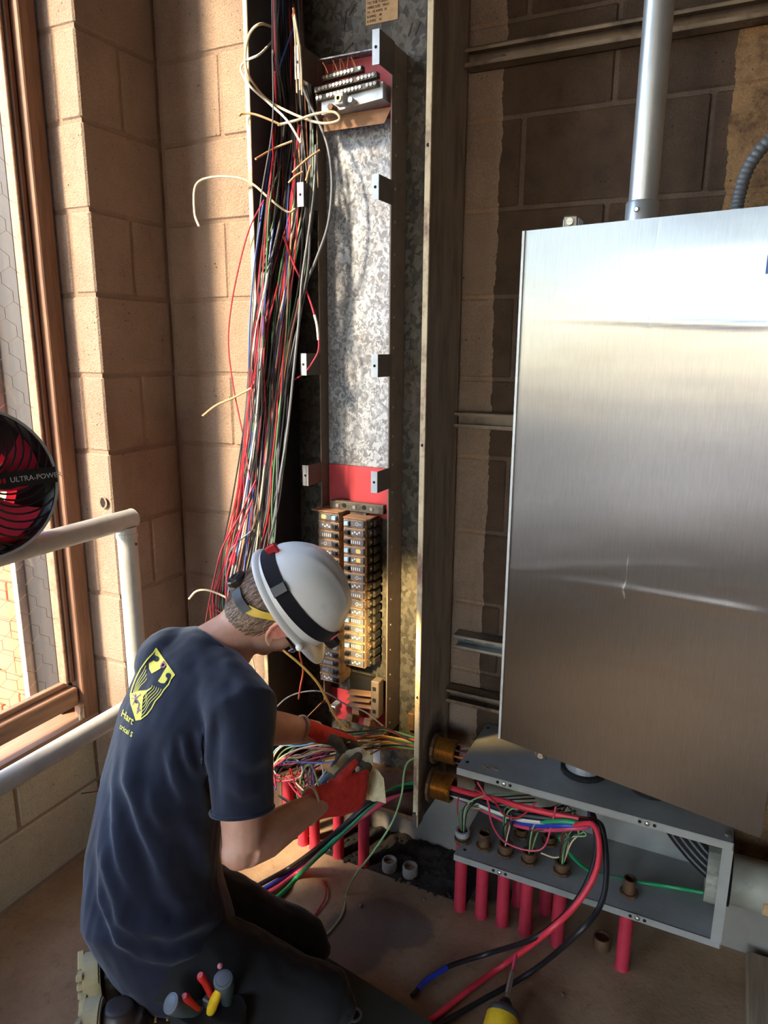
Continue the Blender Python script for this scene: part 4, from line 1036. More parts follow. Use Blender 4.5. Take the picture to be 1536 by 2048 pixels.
FOLDS = [([(241, 1440), (234, 1560), (238, 1650), (252, 1735), (282, 1810)], .009, 9), ([(266, 1470), (263, 1560), (288, 1655), (318, 1725), (350, 1800)], .010, 10), ([(215, 1590), (203, 1690), (208, 1800), (240, 1880), (292, 1912)], .010, 9),
         ([(222, 1640), (222, 1730), (250, 1840), (300, 1890)], .008, 9), ([(300, 1560), (312, 1620), (335, 1665)], .005, 8), ([(333, 1490), (348, 1560), (372, 1610)], .005, 7), ([(365, 1465), (374, 1515), (396, 1560)], .006, 6), ([(396, 1450), (402, 1495), (418, 1550)], .006, 6),
         ([(260, 1850), (340, 1868), (430, 1835)], .008, 12), ([(262, 1905), (340, 1920), (420, 1895)], .006, 9), ([(440, 1405), (424, 1480), (420, 1565), (428, 1640)], -.008, 7), ([(300, 1450), (285, 1540), (300, 1600)], -.004, 12), ([(455, 1560), (490, 1590), (525, 1580)], .004, 10), ([(460, 1500), (500, 1530), (540, 1510)], .004, 10),
         ([(380, 1640), (400, 1700), (430, 1760)], .005, 12), ([(300, 1700), (330, 1780), (390, 1830)], .006, 12), ([(430, 1300), (470, 1350), (500, 1400)], .003, 9), ([(345, 1260), (300, 1300), (268, 1360)], .004, 12)]
def seg_d(px, py, pl):
    """signed distance to a fold line, in photograph pixels, fading at its two ends"""
    best, sg, fade = 1e9, 1, 1; n = len(pl) - 1
    for k, ((ax, ay), (bx, by_)) in enumerate(zip(pl, pl[1:])):
        dx, dy = bx - ax, by_ - ay; t0 = ((px - ax) * dx + (py - ay) * dy) / (dx * dx + dy * dy); t = max(0, min(1, t0)); d = math.hypot(px - ax - dx * t, py - ay - dy * t)
        if d < best:
            best = d; sg = 1 if dx * (py - ay) - dy * (px - ax) > 0 else -1; w = (k + t) / n; fade = min(1, w * 3.5, (1 - w) * 3.5)
    return best * sg, fade
nrm = [v.normal.copy() for v in sm.vertices]
for v, n in zip(sm.vertices, nrm):
    view = (CAM - v.co).normalized(); fac = n.dot(view); q = 0.
    if fac > -.1:
        px, py = pix(v.co)
        for pl, amp, w_ in FOLDS:
            lo = min(p_[0] for p_ in pl) - 40, min(p_[1] for p_ in pl) - 40; hi = max(p_[0] for p_ in pl) + 40, max(p_[1] for p_ in pl) + 40
            if lo[0] < px < hi[0] and lo[1] < py < hi[1]:
                d, fd = seg_d(px, py, pl); fd *= 1.5; q += amp * fd * (math.exp(-(d / (w_ * 1.15)) ** 2) if d > 0 else math.exp(-(d / (w_ * 3.2)) ** 2)) - (amp * .35 * fd * math.exp(-((d - w_ * 2.3) / (w_ * 1.3)) ** 2))
        q *= min(1, .35 + max(0, fac) * 1.2)
    q += .003 * mnoise.noise(v.co * 11) + .0018 * mnoise.noise(V((v.co.x * 34, v.co.y * 34, v.co.z * 16)))
    v.co += n * q
shirt = finish(sm, 'tshirt', M['shirt'], person)
MB().tube([pN.lerp(T1, .22) + (SC * math.cos(a) * .078 + (pN - T1).normalized().cross(SC) * math.sin(a) * .072) for a in [i / 24 * 2 * math.pi for i in range(25)]], .0075, 8, .7).build('collar', M['shirt'], shirt, True)
dA = (RE - RS).normalized(); xa, ya = MB().frame(dA)
MB().tube([RM - dA * .004 + (xa * math.cos(a) + ya * math.sin(a)) * .0640 for a in [i / 28 * 2 * math.pi for i in range(29)]], .0045, 8).build('sleeve_hem', M['shirt'], shirt, True)
# print on the back, laid on the cloth
bmx = bmesh.new(); bmx.from_mesh(sm); SBVH = BVHTree.FromBMesh(bmx)
def onshirt(px, py, off):
    r = ray(px, py); h = SBVH.ray_cast(CAM, r)
    if h[0] is None: return None
    n = h[1] if h[1].dot(r) < 0 else -h[1]
    return h[0] + n * off * .6 - r * off
def cr(x, y): return (220 + x / 7.315, 1280 + y / 7.315)
M['py'] = simple('print_yellow', (232, 216, 84), .7); M['pp'] = simple('print_purple', (150, 96, 140), .7); M['pk'] = M['shirt']; M['prd'] = simple('print_rose', (206, 120, 130), .7)
def print_poly(name, polys, mat, off=.0012, cuts=3):
    bm = bmesh.new()
    for pl in polys:
        vs_ = [bm.verts.new((x, y, 0)) for x, y in pl]
        try: bm.faces.new(vs_)
        except ValueError: pass
    bmesh.ops.triangulate(bm, faces=bm.faces[:])
    for _ in range(cuts):
        es = [e for e in bm.edges if e.calc_length() > 3.0]
        if not es: break
        bmesh.ops.subdivide_edges(bm, edges=es, cuts=1); bmesh.ops.triangulate(bm, faces=[f for f in bm.faces if len(f.verts) > 3])
    dead = []
    for v in bm.verts:
        q = onshirt(v.co.x, v.co.y, off)
        if q is None: dead.append(v)
        else: v.co = q
    bmesh.ops.delete(bm, geom=dead, context='VERTS')
    me = bpy.data.meshes.new(name); bm.to_mesh(me); bm.free(); me.materials.append(mat); return link(name, me, shirt)
def ribbon(pts, w):
    out = []
    for (ax, ay), (bx, by_) in zip(pts, pts[1:]):
        L = math.hypot(bx - ax, by_ - ay); nx, ny = -(by_ - ay) / L * w / 2, (bx - ax) / L * w / 2; ex, ey = (bx - ax) / L * w * .25, (by_ - ay) / L * w * .25
        out.append([cr(ax + nx - ex, ay + ny - ey), cr(bx + nx + ex, by_ + ny + ey), cr(bx - nx + ex, by_ - ny + ey), cr(ax - nx - ex, ay - ny - ey)])
    return out
shield = [(675, 125), (945, 510), (890, 575), (860, 650), (790, 730), (740, 810), (660, 900), (610, 1000), (540, 1090), (450, 1160), (385, 1172), (352, 1060), (310, 930), (302, 800), (330, 690), (380, 560), (450, 420), (550, 280), (640, 185), (675, 125)]
print_poly('shield_outline', ribbon(shield, 17), M['py'])
print_poly('shield_fill', [[cr(*p) for p in pl] for pl in (
    [(675, 130), (740, 215), (800, 300), (745, 350), (745, 415), (690, 450), (612, 492), (575, 420), (572, 345), (600, 300), (650, 230)],
    [(810, 320), (940, 510), (890, 560), (850, 595), (790, 636), (740, 630), (705, 602), (745, 540), (790, 460), (832, 395)],
    [(310, 785), (430, 742), (470, 770), (540, 735), (610, 690), (540, 760), (490, 830), (475, 960), (470, 1080), (455, 1150), (385, 1170), (350, 1040), (310, 930)])], M['py'])
def disc(x, y, r, n=14): return [cr(x + r * math.cos(a), y + r * math.sin(a)) for a in [i / n * 2 * math.pi for i in range(n)]]
print_poly('shield_scroll', [disc(683, 278, 42), [cr(*p) for p in ((640, 190), (668, 232), (655, 290), (600, 300), (560, 345), (560, 310), (625, 255))], disc(858, 522, 40), [cr(*p) for p in ((868, 500), (892, 540), (880, 580), (850, 600), (800, 640), (835, 590))], disc(392, 905, 26)], M['pk'], .0018)
ln = []
for i in range(5):
    x0, y0 = 620 + i * 33, 662 + i * 14; x1, y1 = 490 - i * 8, 860 + i * 62
    pts = [(x0 + (x1 - x0) * t + 14 * math.sin(t * 9), y0 + (y1 - y0) * t) for t in [j / 9 for j in range(10)]]; ln += ribbon(pts, 8)
for i in range(4):
    x0, y0 = 525 + i * 6, 375 + i * 62; x1, y1 = 335 + i * 18, 770 - i * 6
    pts = [(x0 + (x1 - x0) * t + 8 * math.sin(t * 8), y0 + (y1 - y0) * t) for t in [j / 7 for j in range(8)]]; ln += ribbon(pts, 7)
print_poly('shield_feather_lines', ln, M['py'])
print_poly('shield_claws', ribbon([(345, 800), (385, 850), (450, 800)], 12) + ribbon([(380, 790), (372, 870), (340, 950)], 10) + ribbon([(385, 850), (430, 940), (400, 1080)], 12) + ribbon([(400, 1000), (450, 1030), (400, 1050)], 12) + ribbon([(320, 860), (400, 850)], 10), M['pp'], .0022)
print_poly('shield_head_mark', ribbon([(745, 385), (765, 340), (800, 335), (820, 360), (790, 400), (760, 400)], 16), M['prd'], .0024)
def shirt_text(body_, size, org, xd, yd, nm):
    me = text_mesh(body_, 1.0, M['py'], nm, 0.0, True); bm = bmesh.new(); bm.from_mesh(me); bpy.data.meshes.remove(me)
    bmesh.ops.triangulate(bm, faces=bm.faces[:])
    for v in bm.verts: v.co = V((org[0] + (xd[0] * v.co.x + yd[0] * v.co.y) * size, org[1] + (xd[1] * v.co.x + yd[1] * v.co.y) * size, 0))
    dead = []
    for v in bm.verts:
        q = onshirt(v.co.x, v.co.y, .0014)
        if q is None: dead.append(v)
        else: v.co = q
    bmesh.ops.delete(bm, geom=dead, context='VERTS')
    me = bpy.data.meshes.new(nm); bm.to_mesh(me); bm.free(); me.materials.append(M['py']); return link(nm, me, shirt)
shirt_text('Hart', 20, cr(160, 1105), (.62, .50), (.30, -.95), 'printed_word')
shirt_text('trical S', 14.5, cr(140, 1290), (.62, .46), (.30, -.95), 'printed_word')

# ---- trousers
mb = MB()
sect(mb, [(T5, .150, .120, SH), (T6, .150, .120, SH), (T6 + V((.03, .03, -.055)), .12, .10, SH)], 24)
def leg(h_, k_, a_):
    mb.tube([h_, h_.lerp(k_, .3), h_.lerp(k_, .7), k_ + V((0, 0, .012)), k_ + (k_ - h_).normalized() * .02 + V((0, 0, -.012))], [.104, .100, .086, .073, .05], 20)
    mb.tube([k_ + V((0, 0, -.004)), k_.lerp(a_, .35) + V((0, 0, .02)), k_.lerp(a_, .8) + V((0, 0, .0))], [.066, .074, .060], 18)
leg(RH, RK, RA); leg(LH, LK, LA)
pm_ = fuse(mb, .0075, 6, .5)
for v in pm_.vertices:
    v.co += v.normal * (.005 * mnoise.noise(v.co * 13) + .003 * mnoise.noise(v.co * 34))
    if v.co.z < .0235: v.co.z = .0235
tr_ = finish(pm_, 'trousers', M['trouser'], person)
for a_, k_ in ((RA, RK), (LA, LK)):
    d = (a_ - k_).normalized(); c = k_.lerp(a_, .72) + V((0, 0, .002))
    MB().tube([c - d * .02, c + d * .05], [.063, .060], 20).build('trouser_cuff', M['denim'], tr_, True)
# ---- boots
M['leather'] = simple('brown_boot_leather', (62, 48, 44), .42, scale=14, bump=.15); M['sole'] = simple('cream_boot_sole', (196, 178, 136), .6, scale=20, dirt=(150, 126, 92), dfac=.58)
def boot(k_, a_, heel):
    d = (a_ - k_); d.z = 0; d.normalize(); lat = V((-d.y, d.x, 0)); t = empty('boot', heel); t.parent = person; t.matrix_parent_inverse = Matrix.Translation(-V(person.location))
    up = V((0, 0, 1))
    c = [heel - d * .045 + up * .02, heel - d * .043 - up * .05, heel - d * .030 - up * .11]
    mb = MB()
    mb.tube([k_.lerp(a_, .74) , a_ + V((0, 0, .01)), heel - d * .05 - up * .01], [.052, .054, .048], 18)
    mb.loft([(heel - d * .045 + up * .022, lat * .026, d * .030), (heel - d * .043 + up * .0, lat * .038, d * .042), (heel - d * .046 - up * .06, lat * .042, d * .044), (heel - d * .050 - up * .11, lat * .048, d * .042), (heel - d * .075 - up * .15, lat * .05, (d + up * .8).normalized() * .036), (heel - d * .12 - up * .165, lat * .046, up * .030), (heel - d * .155 - up * .172, lat * .03, up * .022)], 18)
    finish(fuse(mb, .005, 4), 'boot_upper', M['leather'], t)
    out = [heel + lat * (.041 * math.cos(a)) + up * (.000 + .036 * math.sin(a)) for a in [i / 12 * math.pi for i in range(13)]]
    out += [heel - lat * .043 - up * .08, heel - lat * .050 - up * .13, heel - lat * .046 - up * .175, heel + lat * .046 - up * .175, heel + lat * .050 - up * .13, heel + lat * .043 - up * .08]
    mb = MB().prism([p - d * .012 for p in out], d, .036)
    bmesh.ops.bevel(mb.bm, geom=mb.bm.edges[:], offset=.004, segments=2, affect='EDGES')
    s = mb.build('boot_sole', M['sole'], t, True)
    for j in range(8):
        z = .014 - j * .0225
        for sgn in (-1, 1):
            cc = heel + d * .028 + up * z + lat * sgn * .021
            MB().box(cc - V((.007, .019, .0065)), cc + V((.007, .019, .0065)), .002, Matrix((d, lat, up)).transposed() @ Matrix.Rotation(sgn * .55, 3, 'X')).build('tread_lug', M['sole'], t)
    mb = MB()
    for j in range(4):
        cc = k_.lerp(a_, .80 + j * .06) + V((0, 0, .055)); mb.tube([cc - lat * .02, cc + V((0, 0, .006)), cc + lat * .02], .0026, 6)
    lc = mb.build('laces', M['yellow'], t, True)
    return t
boot(LK, LA, V((.366, -.757, .185))); boot(RK, RA, V((.458, -.838, .185)))

# ---- gloves
def glove_mat():
    t = NT('glove_red_and_grey'); p = t.pos()
    at = t.new('ShaderNodeAttribute', attribute_name='coat')
    red = t.ramp(t.noise(p, 60, 4), [(.3, srgb(186, 40, 36)), (.7, srgb(222, 60, 50))]); gry = t.ramp(t.noise(p, 40, 5), [(.3, srgb(64, 58, 52)), (.7, srgb(96, 88, 78))])
    f = t.ramp(t.math('ADD', at.outputs['Fac'], t.math('MULTIPLY', t.math('SUBTRACT', t.noise(p, 120, 3), .5), .2)), [(.45, (0, 0, 0)), (.55, (1, 1, 1))])
    t.set(color=t.mix(f, red, gry), rough=.75); t.bump(t.noise(p, 420, 4), .4, .001); return t.m
M['glove'] = glove_mat()
def hand(wrist, kn, palm_n, thumb_side, curls, thumb, name, lab, ws=1.0):
    """wrist/knuckle centre, palm normal, side the thumb leaves by; curls: bend per finger in radians at the three joints"""
    d = (kn - wrist).normalized(); pn = (palm_n - d * palm_n.dot(d)).normalized(); lt = pn.cross(d); lt = lt if lt.dot(thumb_side) > 0 else -lt
    mb = MB(); L = (kn - wrist).length
    mb.loft([(wrist - d * .045, lt * .036 * ws, pn * .031), (wrist - d * .02, lt * .034 * ws, pn * .028), (wrist + d * .01, lt * .036 * ws, pn * .025), (wrist + d * L * .5, lt * .044 * ws, pn * .021), (kn - d * .006, lt * .044 * ws, pn * .017), (kn + d * .008, lt * .040 * ws, pn * .012)], 22)
    coatc = []
    for i in range(4):
        off = (.0325 - i * .0215) * ws; b = kn + lt * off - d * (.004 * abs(i - 1.2)); ln_ = (.046, .050, .047, .037)[i]; r = (.0108, .0112, .0106, .0096)[i] * (1 + (ws - 1) * .7)
        ang = 0; p = b - d * .012; pts = [p]; rr = [r * 1.05]; p = b; pts.append(p); rr.append(r * 1.05)
        spread = (.10, .02, -.05, -.14)[i]
        for j, (c_, fr) in enumerate(zip(curls[i], (1.0, .66, .52))):
            ang += c_; dd = (d * math.cos(ang) + pn * math.sin(ang) + lt * spread * math.cos(ang)).normalized()
            p = p + dd * ln_ * fr * .55; pts.append(p); rr.append(r); p = p + dd * ln_ * fr * .45; pts.append(p); rr.append(r * (.96 if j < 2 else .8))
        mb.tube(pts, rr, 12); mb.sphere(pts[-1], rr[-1] * 1.0, 10, 8); coatc.append(pts[-1])
    tp = [wrist + d * .018 + lt * .022 + pn * .006] + [wrist + d * a + lt * b_ + pn * c_ for a, b_, c_ in thumb]
    mb.tube(tp, [.018, .0165, .0142, .0125][:len(tp)], 12); mb.sphere(tp[-1], .0122, 10, 8)
    me = fuse(mb, .0032, 3, .5)
    at = me.attributes.new('coat', 'FLOAT', 'POINT')
    for v in me.vertices:
        q = v.co - wrist; along = q.dot(d); side = q.dot(pn); tipd = min((v.co - c_).length for c_ in coatc + [tp[-1]])
        at.data[v.index].value = max(0, min(1, .5 + (side - .002 + max(0, along - L * 1.05) * .25) * 90)) if along > .02 else 0
        if tipd < .019 and along > .02: at.data[v.index].value = 1
    g_ = finish(me, name, M['glove'], person); g_['label'] = lab
    MB().tube([wrist - d * .045 + (lt * math.cos(a) * .0365 * ws + pn * math.sin(a) * .0315) for a in [i / 24 * 2 * math.pi for i in range(25)]], .0038, 8).build('glove_cuff', M['tan'], g_, True)
    return g_
RKN = atD(724, 1580, 1.79); lpn = (RX * -.35 + RY * .15 - RZ * .95)
hand(RW + (RKN - RW) * .12, RKN, lpn, RY, [(.55, 1.1, .7), (.75, 1.15, .7), (.85, 1.15, .7), (.9, 1.1, .6)], [(.042, .050, .004), (.070, .072, .006), (.096, .088, .010)], 'glove', 'red and grey work glove on the hand holding the cloth', 1.22)
LKN = atD(690, 1482, 1.93); 
hand(LW + (LKN - LW) * .10, LKN, (RY * -.85 + RZ * .35), (RZ * .9 + RY * .3), [(.7, 1.0, .6), (.7, 1.0, .6), (.75, 1.0, .6), (.8, 1.0, .6)], [(.045, .040, .016), (.075, .036, .030), (.095, .022, .040)], 'glove', 'red and grey work glove reaching among the wires')

# ---- hard hat
hat = empty('hard_hat', hp(-.01, 0, .05)); hat.parent = person; hat.matrix_parent_inverse = Matrix.Translation(-V(person.location))
hat['label'] = 'white hard hat with a black strapped headlamp'
M['hat'] = simple('white_hat_plastic', (244, 244, 242), .32, scale=12, dirt=(212, 208, 200), dfac=.62, var=.04)
HU0 = .043; Hf0 = -.004
def dome(th, t, k=1.0):
    """th round the head (0 = front), t 0 at the brim, 1 at the crown"""
    e = t * math.pi / 2; prof = math.cos(e) ** .82; hgt = math.sin(e) ** .92
    rf = .131 * k; rs = .111 * k; ht = .128 * k
    x, y = math.cos(th), math.sin(th)
    f = Hf0 + rf * x * prof; s = rs * y * prof; z = HU0 + ht * hgt
    # three raised ribs running front to back
    rib = 0
    for c_, w_, hh in ((0, .012, .005), (.036, .008, .0042), (-.036, .008, .0042)):
        rib += hh * math.exp(-((s - c_) / w_) ** 2) * max(0, min(1, (t - .38) * 4)) * (1 if f > -.09 else max(0, 1 - (-.09 - f) * 30))
    z += rib
    return f, s, z
mb = MB(); A, B = 72, 26; rows = []
for j in range(B):
    t = j / B; rows.append([mb.bm.verts.new(hp(*dome(i / A * 2 * math.pi, t))) for i in range(A)])
topv = mb.bm.verts.new(hp(*dome(0, 1.0)))
for j in range(B - 1):
    for i in range(A): mb.bm.faces.new((rows[j][i], rows[j][(i + 1) % A], rows[j + 1][(i + 1) % A], rows[j + 1][i]))
for i in range(A): mb.bm.faces.new((rows[-1][i], rows[-1][(i + 1) % A], topv))
# brim: flares out, long at the front, and turns down at its lip
prev = rows[0]
for (w_, dz) in ((.004, -.002), (.35, -.004), (.8, -.008), (1.0, -.012), (1.0, -.016), (.92, -.016), (.0, -.008)):
    cur = []
    for i in range(A):
        th = i / A * 2 * math.pi; fr = max(0, math.cos(th)); ext = .0085 + .036 * fr ** 3 ; drop = .016 * fr ** 3
        f, s, z = dome(th, 0); n = math.hypot(math.cos(th) / .131, math.sin(th) / .111); dx, dy = math.cos(th) / .131 / n, math.sin(th) / .111 / n
        cur.append(mb.bm.verts.new(hp(f + dx * ext * w_, s + dy * ext * w_, z + dz - drop * w_ ** 1.5)))
    for i in range(A): mb.bm.faces.new((prev[i], prev[(i + 1) % A], cur[(i + 1) % A], cur[i]))
    prev = cur
prev0 = prev
for t in (.2, .45, .7, .9):
    cur = [mb.bm.verts.new(hp(*dome(i / A * 2 * math.pi, t, .97))) for i in range(A)]
    for i in range(A): mb.bm.faces.new((prev[i], prev[(i + 1) % A], cur[(i + 1) % A], cur[i]))
    prev = cur
mb.bm.faces.new(prev)
shell = mb.build('hat_shell', M['hat'], hat, True)
for s in (-1, 1): MB().sphere(hp(.062, s * .113, HU0 - .012), .009, 12, 8).build('hat_slot_boss', M['hat'], hat, True)
# strap of the headlamp, round the dome above the brim
def strap_pt(th, t, k): return hp(*dome(th, t, k))
mb = MB(); g = []
for i in range(97):
    th = .30 + i / 96 * (2 * math.pi - .60); lift = .0 + .10 * (.5 + .5 * math.cos(th)) * .8
    g.append([mb.bm.verts.new(strap_pt(th, lift + dt, kk)) for dt, kk in ((.015, 1.006), (.015, 1.024), (.175, 1.024), (.175, 1.006))])
for a, b in zip(g, g[1:]):
    for k in range(4): mb.bm.faces.new((a[k], a[(k + 1) % 4], b[(k + 1) % 4], b[k]))
M['strap'] = cloth('black_elastic', (22, 22, 27), (34, 34, 42), 900, .4, .1)
st_ = mb.build('headlamp_strap', M['strap'], hat, True)
def at_strap(th, t, k=1.03): return hp(*dome(th, t, k))
for th, nm, mat, sz in ((math.radians(122), 'strap_buckle', 'brk_black', (.012, .004, .019)),):
    lift = .10 * (.5 + .5 * math.cos(th)) * .8 + .095; c = at_strap(th, lift, 1.035); ti = (at_strap(th + .05, lift, 1.035) - at_strap(th - .05, lift, 1.035)).normalized(); no = (c - hp(0, 0, HU0 + .03)); no = (no - ti * no.dot(ti)).normalized(); up_ = no.cross(ti)
    m_ = Matrix((ti, no, up_)).transposed()
    MB().box(c - V((sz[0], sz[1], sz[2])), c + V(sz), .002, m_).build(nm, M[mat], hat)
th = math.radians(172); c = at_strap(th, .16, 1.05); MB().box(c - V((.012, .006, .013)), c + V((.012, .006, .013)), .002, HM).build('strap_clip', simple('clip_red', (196, 36, 48), .4), hat)
lc = hp(Hf0 + .1385, 0, HU0 + .022)
lm = MB().box(lc - V((.016, .034, .018)), lc + V((.016, .034, .018)), .007, HM).build('headlamp', M['brk_black'], hat, True)
MB().cyl(lc + HF * .015 - HU * .004, lc + HF * .0185 - HU * .006, .0125, 20).build('headlamp_lens', simple('lamp_lens', (240, 236, 220), .15), hat)
for s in (-1, 1):
    th = s * .34; c = at_strap(th, .205, 1.035)
    ti = (at_strap(th + .05, .205, 1.035) - at_strap(th - .05, .205, 1.035)).normalized(); no = (c - hp(0, 0, HU0 + .03)); no = (no - ti * no.dot(ti)).normalized()
    MB().box(c - V((.017, .0022, .013)), c + V((.017, .0022, .013)), .001, Matrix((ti, no, no.cross(ti))).transposed()).build('red_strap_label', bpy.data.materials['clip_red'], hat)
# suspension band and ratchet knob
def band(pts, h_, th_, name, mat, parent):
    mb = MB(); g = []
    for p in spline(pts, 6):
        f, s, u = p; n = V((f + .01, s, 0)).normalized()
        g.append([mb.bm.verts.new(hp(f + n.x * a, s + n.y * a, u + b)) for a, b in ((0, -h_), (th_, -h_), (th_, h_), (0, h_))])
    for a, b in zip(g, g[1:]):
        for k in range(4): mb.bm.faces.new((a[k], a[(k + 1) % 4], b[(k + 1) % 4], b[k]))
    mb.bm.faces.new(g[0]); mb.bm.faces.new(g[-1]); return mb.build(name, mat, parent, True)
M['band_y'] = simple('yellow_band', (222, 184, 66), .5)
for s in (-1, 1):
    band([(-.068, s * .072, -.032), (-.045, s * .084, -.010), (-.015, s * .088, .024), (.015, s * .088, .050)], .0125, .003, 'suspension_band', M['band_y'], hat)
    band([(-.100, s * .034, -.040), (-.084, s * .060, -.038), (-.060, s * .078, -.030)], .011, .005, 'ratchet_arm', simple('band_grey', (54, 56, 60), .4) if s < 0 else bpy.data.materials['band_grey'], hat)
kc = hp(-.105, .006, -.036)
kb = MB().lathe(kc, -HF, [(0, .022), (.004, .0245), (.014, .0245), (.017, .021)], 9).build('ratchet_knob', M['brk_black'], hat)
MB().ring(kc - HF * .0165, -HF, .013, .009, .002, 16).build('knob_ring', bpy.data.materials['band_grey'], hat)
# safety glasses
gl = empty('safety_glasses', hp(.10, 0, 0)); gl.parent = person; gl.matrix_parent_inverse = Matrix.Translation(-V(person.location))
for s in (-1, 1):
    mb = MB(); gg = []
    for i in range(9):
        a = i / 8; row = []
        for j in range(7):
            b = j / 6 - .5; ss = s * (.008 + a * .058); ff = .114 - .030 * a ** 2.2 - b * b * .012
            row.append(mb.bm.verts.new(hp(ff, ss, -.004 + b * (.042 - .014 * a) )))
        gg.append(row)
    for i in range(8):
        for j in range(6): mb.bm.faces.new((gg[i][j], gg[i][j + 1], gg[i + 1][j + 1], gg[i + 1][j]))
    le = mb.build('lens', M['lens'], gl, True)
    edge = [v_ for v_ in []]
    MB().tube([hp(.114 - .030 * a ** 2.2 - .003, s * (.008 + a * .058), -.004 + sg * .5 * (.042 - .014 * a)) for sg, aa in ((1, [0, .3, .6, .85, 1]), (-1, [1, .85, .6, .3, 0])) for a in aa], .0016, 6).build('lens_rim', simple('lens_rim_violet', (176, 176, 214), .2) if s < 0 else bpy.data.materials['lens_rim_violet'], gl, True)
    MB().tube([hp(.083, s * .067, -.002), hp(.055, s * .076, .004), hp(.0, s * .084, .008)], [.0075, .006, .003], 8, .35).build('temple', M['brk_black'], gl, True)
# warm light of the headlamp
sd_ = bpy.data.lights.new('headlamp_light', 'SPOT'); sd_.energy = 15; sd_.color = (1, .72, .30); sd_.spot_size = math.radians(84); sd_.spot_blend = .7; sd_.shadow_soft_size = .010
sp_ = bpy.data.objects.new('headlamp_light', sd_); COL.objects.link(sp_); sp_.location = lc + HF * .026 - HU * .008
sp_.rotation_euler = (V((.75, .06, .70)) - sp_.location).to_track_quat('-Z', 'Y').to_euler()

# ---- tool pouch and tools on the hip
po = MB(); pc_ = atD(412, 2010, 1.435)
po.loft([(pc_ + V((0, 0, -.10)), V((.06, .02, 0)), V((.03, -.035, 0))), (pc_ + V((0, 0, -.03)), V((.075, .03, 0)), V((.035, -.04, 0))), (pc_ + V((0, 0, .004)), V((.078, .03, 0)), V((.036, -.042, 0)))], 18)
pouch = po.build('tool_pouch', simple('pouch_black', (26, 26, 28), .7), person, True)
M['tool_red'] = simple('tool_red_grip', (206, 40, 40), .4); M['tool_teal'] = simple('grey_grip', (64, 78, 82), .4)
def tool(name, lab, px0, px1, d0_, d1_, prof, mat, extra=None):
    a = atD(*px0, d0_); b = atD(*px1, d1_); t = tag(empty(name, b), lab, 'tool', 'hand tools in the hip pouch')
    o = MB().lathe(a, (b - a), prof, 16).build('grip', mat, t, True)
    MB().cyl(a - (b - a) * .9, a, .0035, 8).build('shaft', M['steel_plain'], t)
    if extra: MB().lathe(b - (b - a) * .06, (b - a).normalized(), [(0, .0185), (.004, .0185), (.006, .013)], 16).build('end_cap', extra, t, True)
    return t
hprof = [(0, .010), (.1, .012), (.35, .014), (.6, .0185), (.9, .0195), (1, .015)]
tool('screwdriver', 'fat grey screwdriver grip lowest in the hip pouch', (405, 2025), (340, 2006), 1.43, 1.375, hprof, M['tool_teal'], M['grey'])
tool('screwdriver', 'fat grey screwdriver grip highest in the hip pouch, below the pink tip', (455, 2005), (446, 1957), 1.44, 1.39, hprof, M['tool_teal'], M['grey'])
gp = [(0, .007), (.2, .0085), (.7, .0085), (.93, .007), (1, .004)]
t = tag(empty('pliers', atD(400, 1990, 1.4)), 'pliers with two red grips in the hip pouch', 'tool', 'hand tools in the hip pouch')
for (a, b, c_) in (((423, 1988), (412, 1966), (400, 1950)), ((398, 2024), (382, 2008), (368, 1992))):
    MB().tube(spline([atD(*a, 1.42), atD(*b, 1.40), atD(*c_, 1.385)], 6), [.0080] * 9 + [.0085] * 3 + [.006], 12).build('grip', M['tool_red'], t, True)
MB().box(atD(418, 2012, 1.43) - V((.012, .008, .02)), atD(418, 2012, 1.43) + V((.012, .008, .02)), .003).build('jaw', M['steel_plain'], t)
t = tag(empty('wire_stripper', atD(430, 2000, 1.41)), 'tool with one flat yellow grip in the hip pouch', 'tool', 'hand tools in the hip pouch')
MB().tube(spline([atD(419, 2030, 1.42), atD(428, 2004, 1.40), atD(440, 1976, 1.385)], 6), [.006, .008, .009, .010, .010, .010, .010, .010, .0095, .009, .008, .007, .005], 12).build('grip', M['dyel'], t, True)
MB().cyl(atD(419, 2030, 1.42), atD(405, 2050, 1.43), .005, 8).build('shaft', M['steel_plain'], t)
t = tag(empty('marker', atD(441, 1932, 1.41)), 'slim tool with a pink tip standing up from the hip pouch', 'tool', 'hand tools in the hip pouch')
MB().cyl(atD(447, 1965, 1.43), atD(440, 1934, 1.41), .0045, 10).build('barrel', M['dblk'], t); MB().sphere(atD(440, 1932, 1.409), .0055, 10, 8).build('tip', M['prd'], t, True)

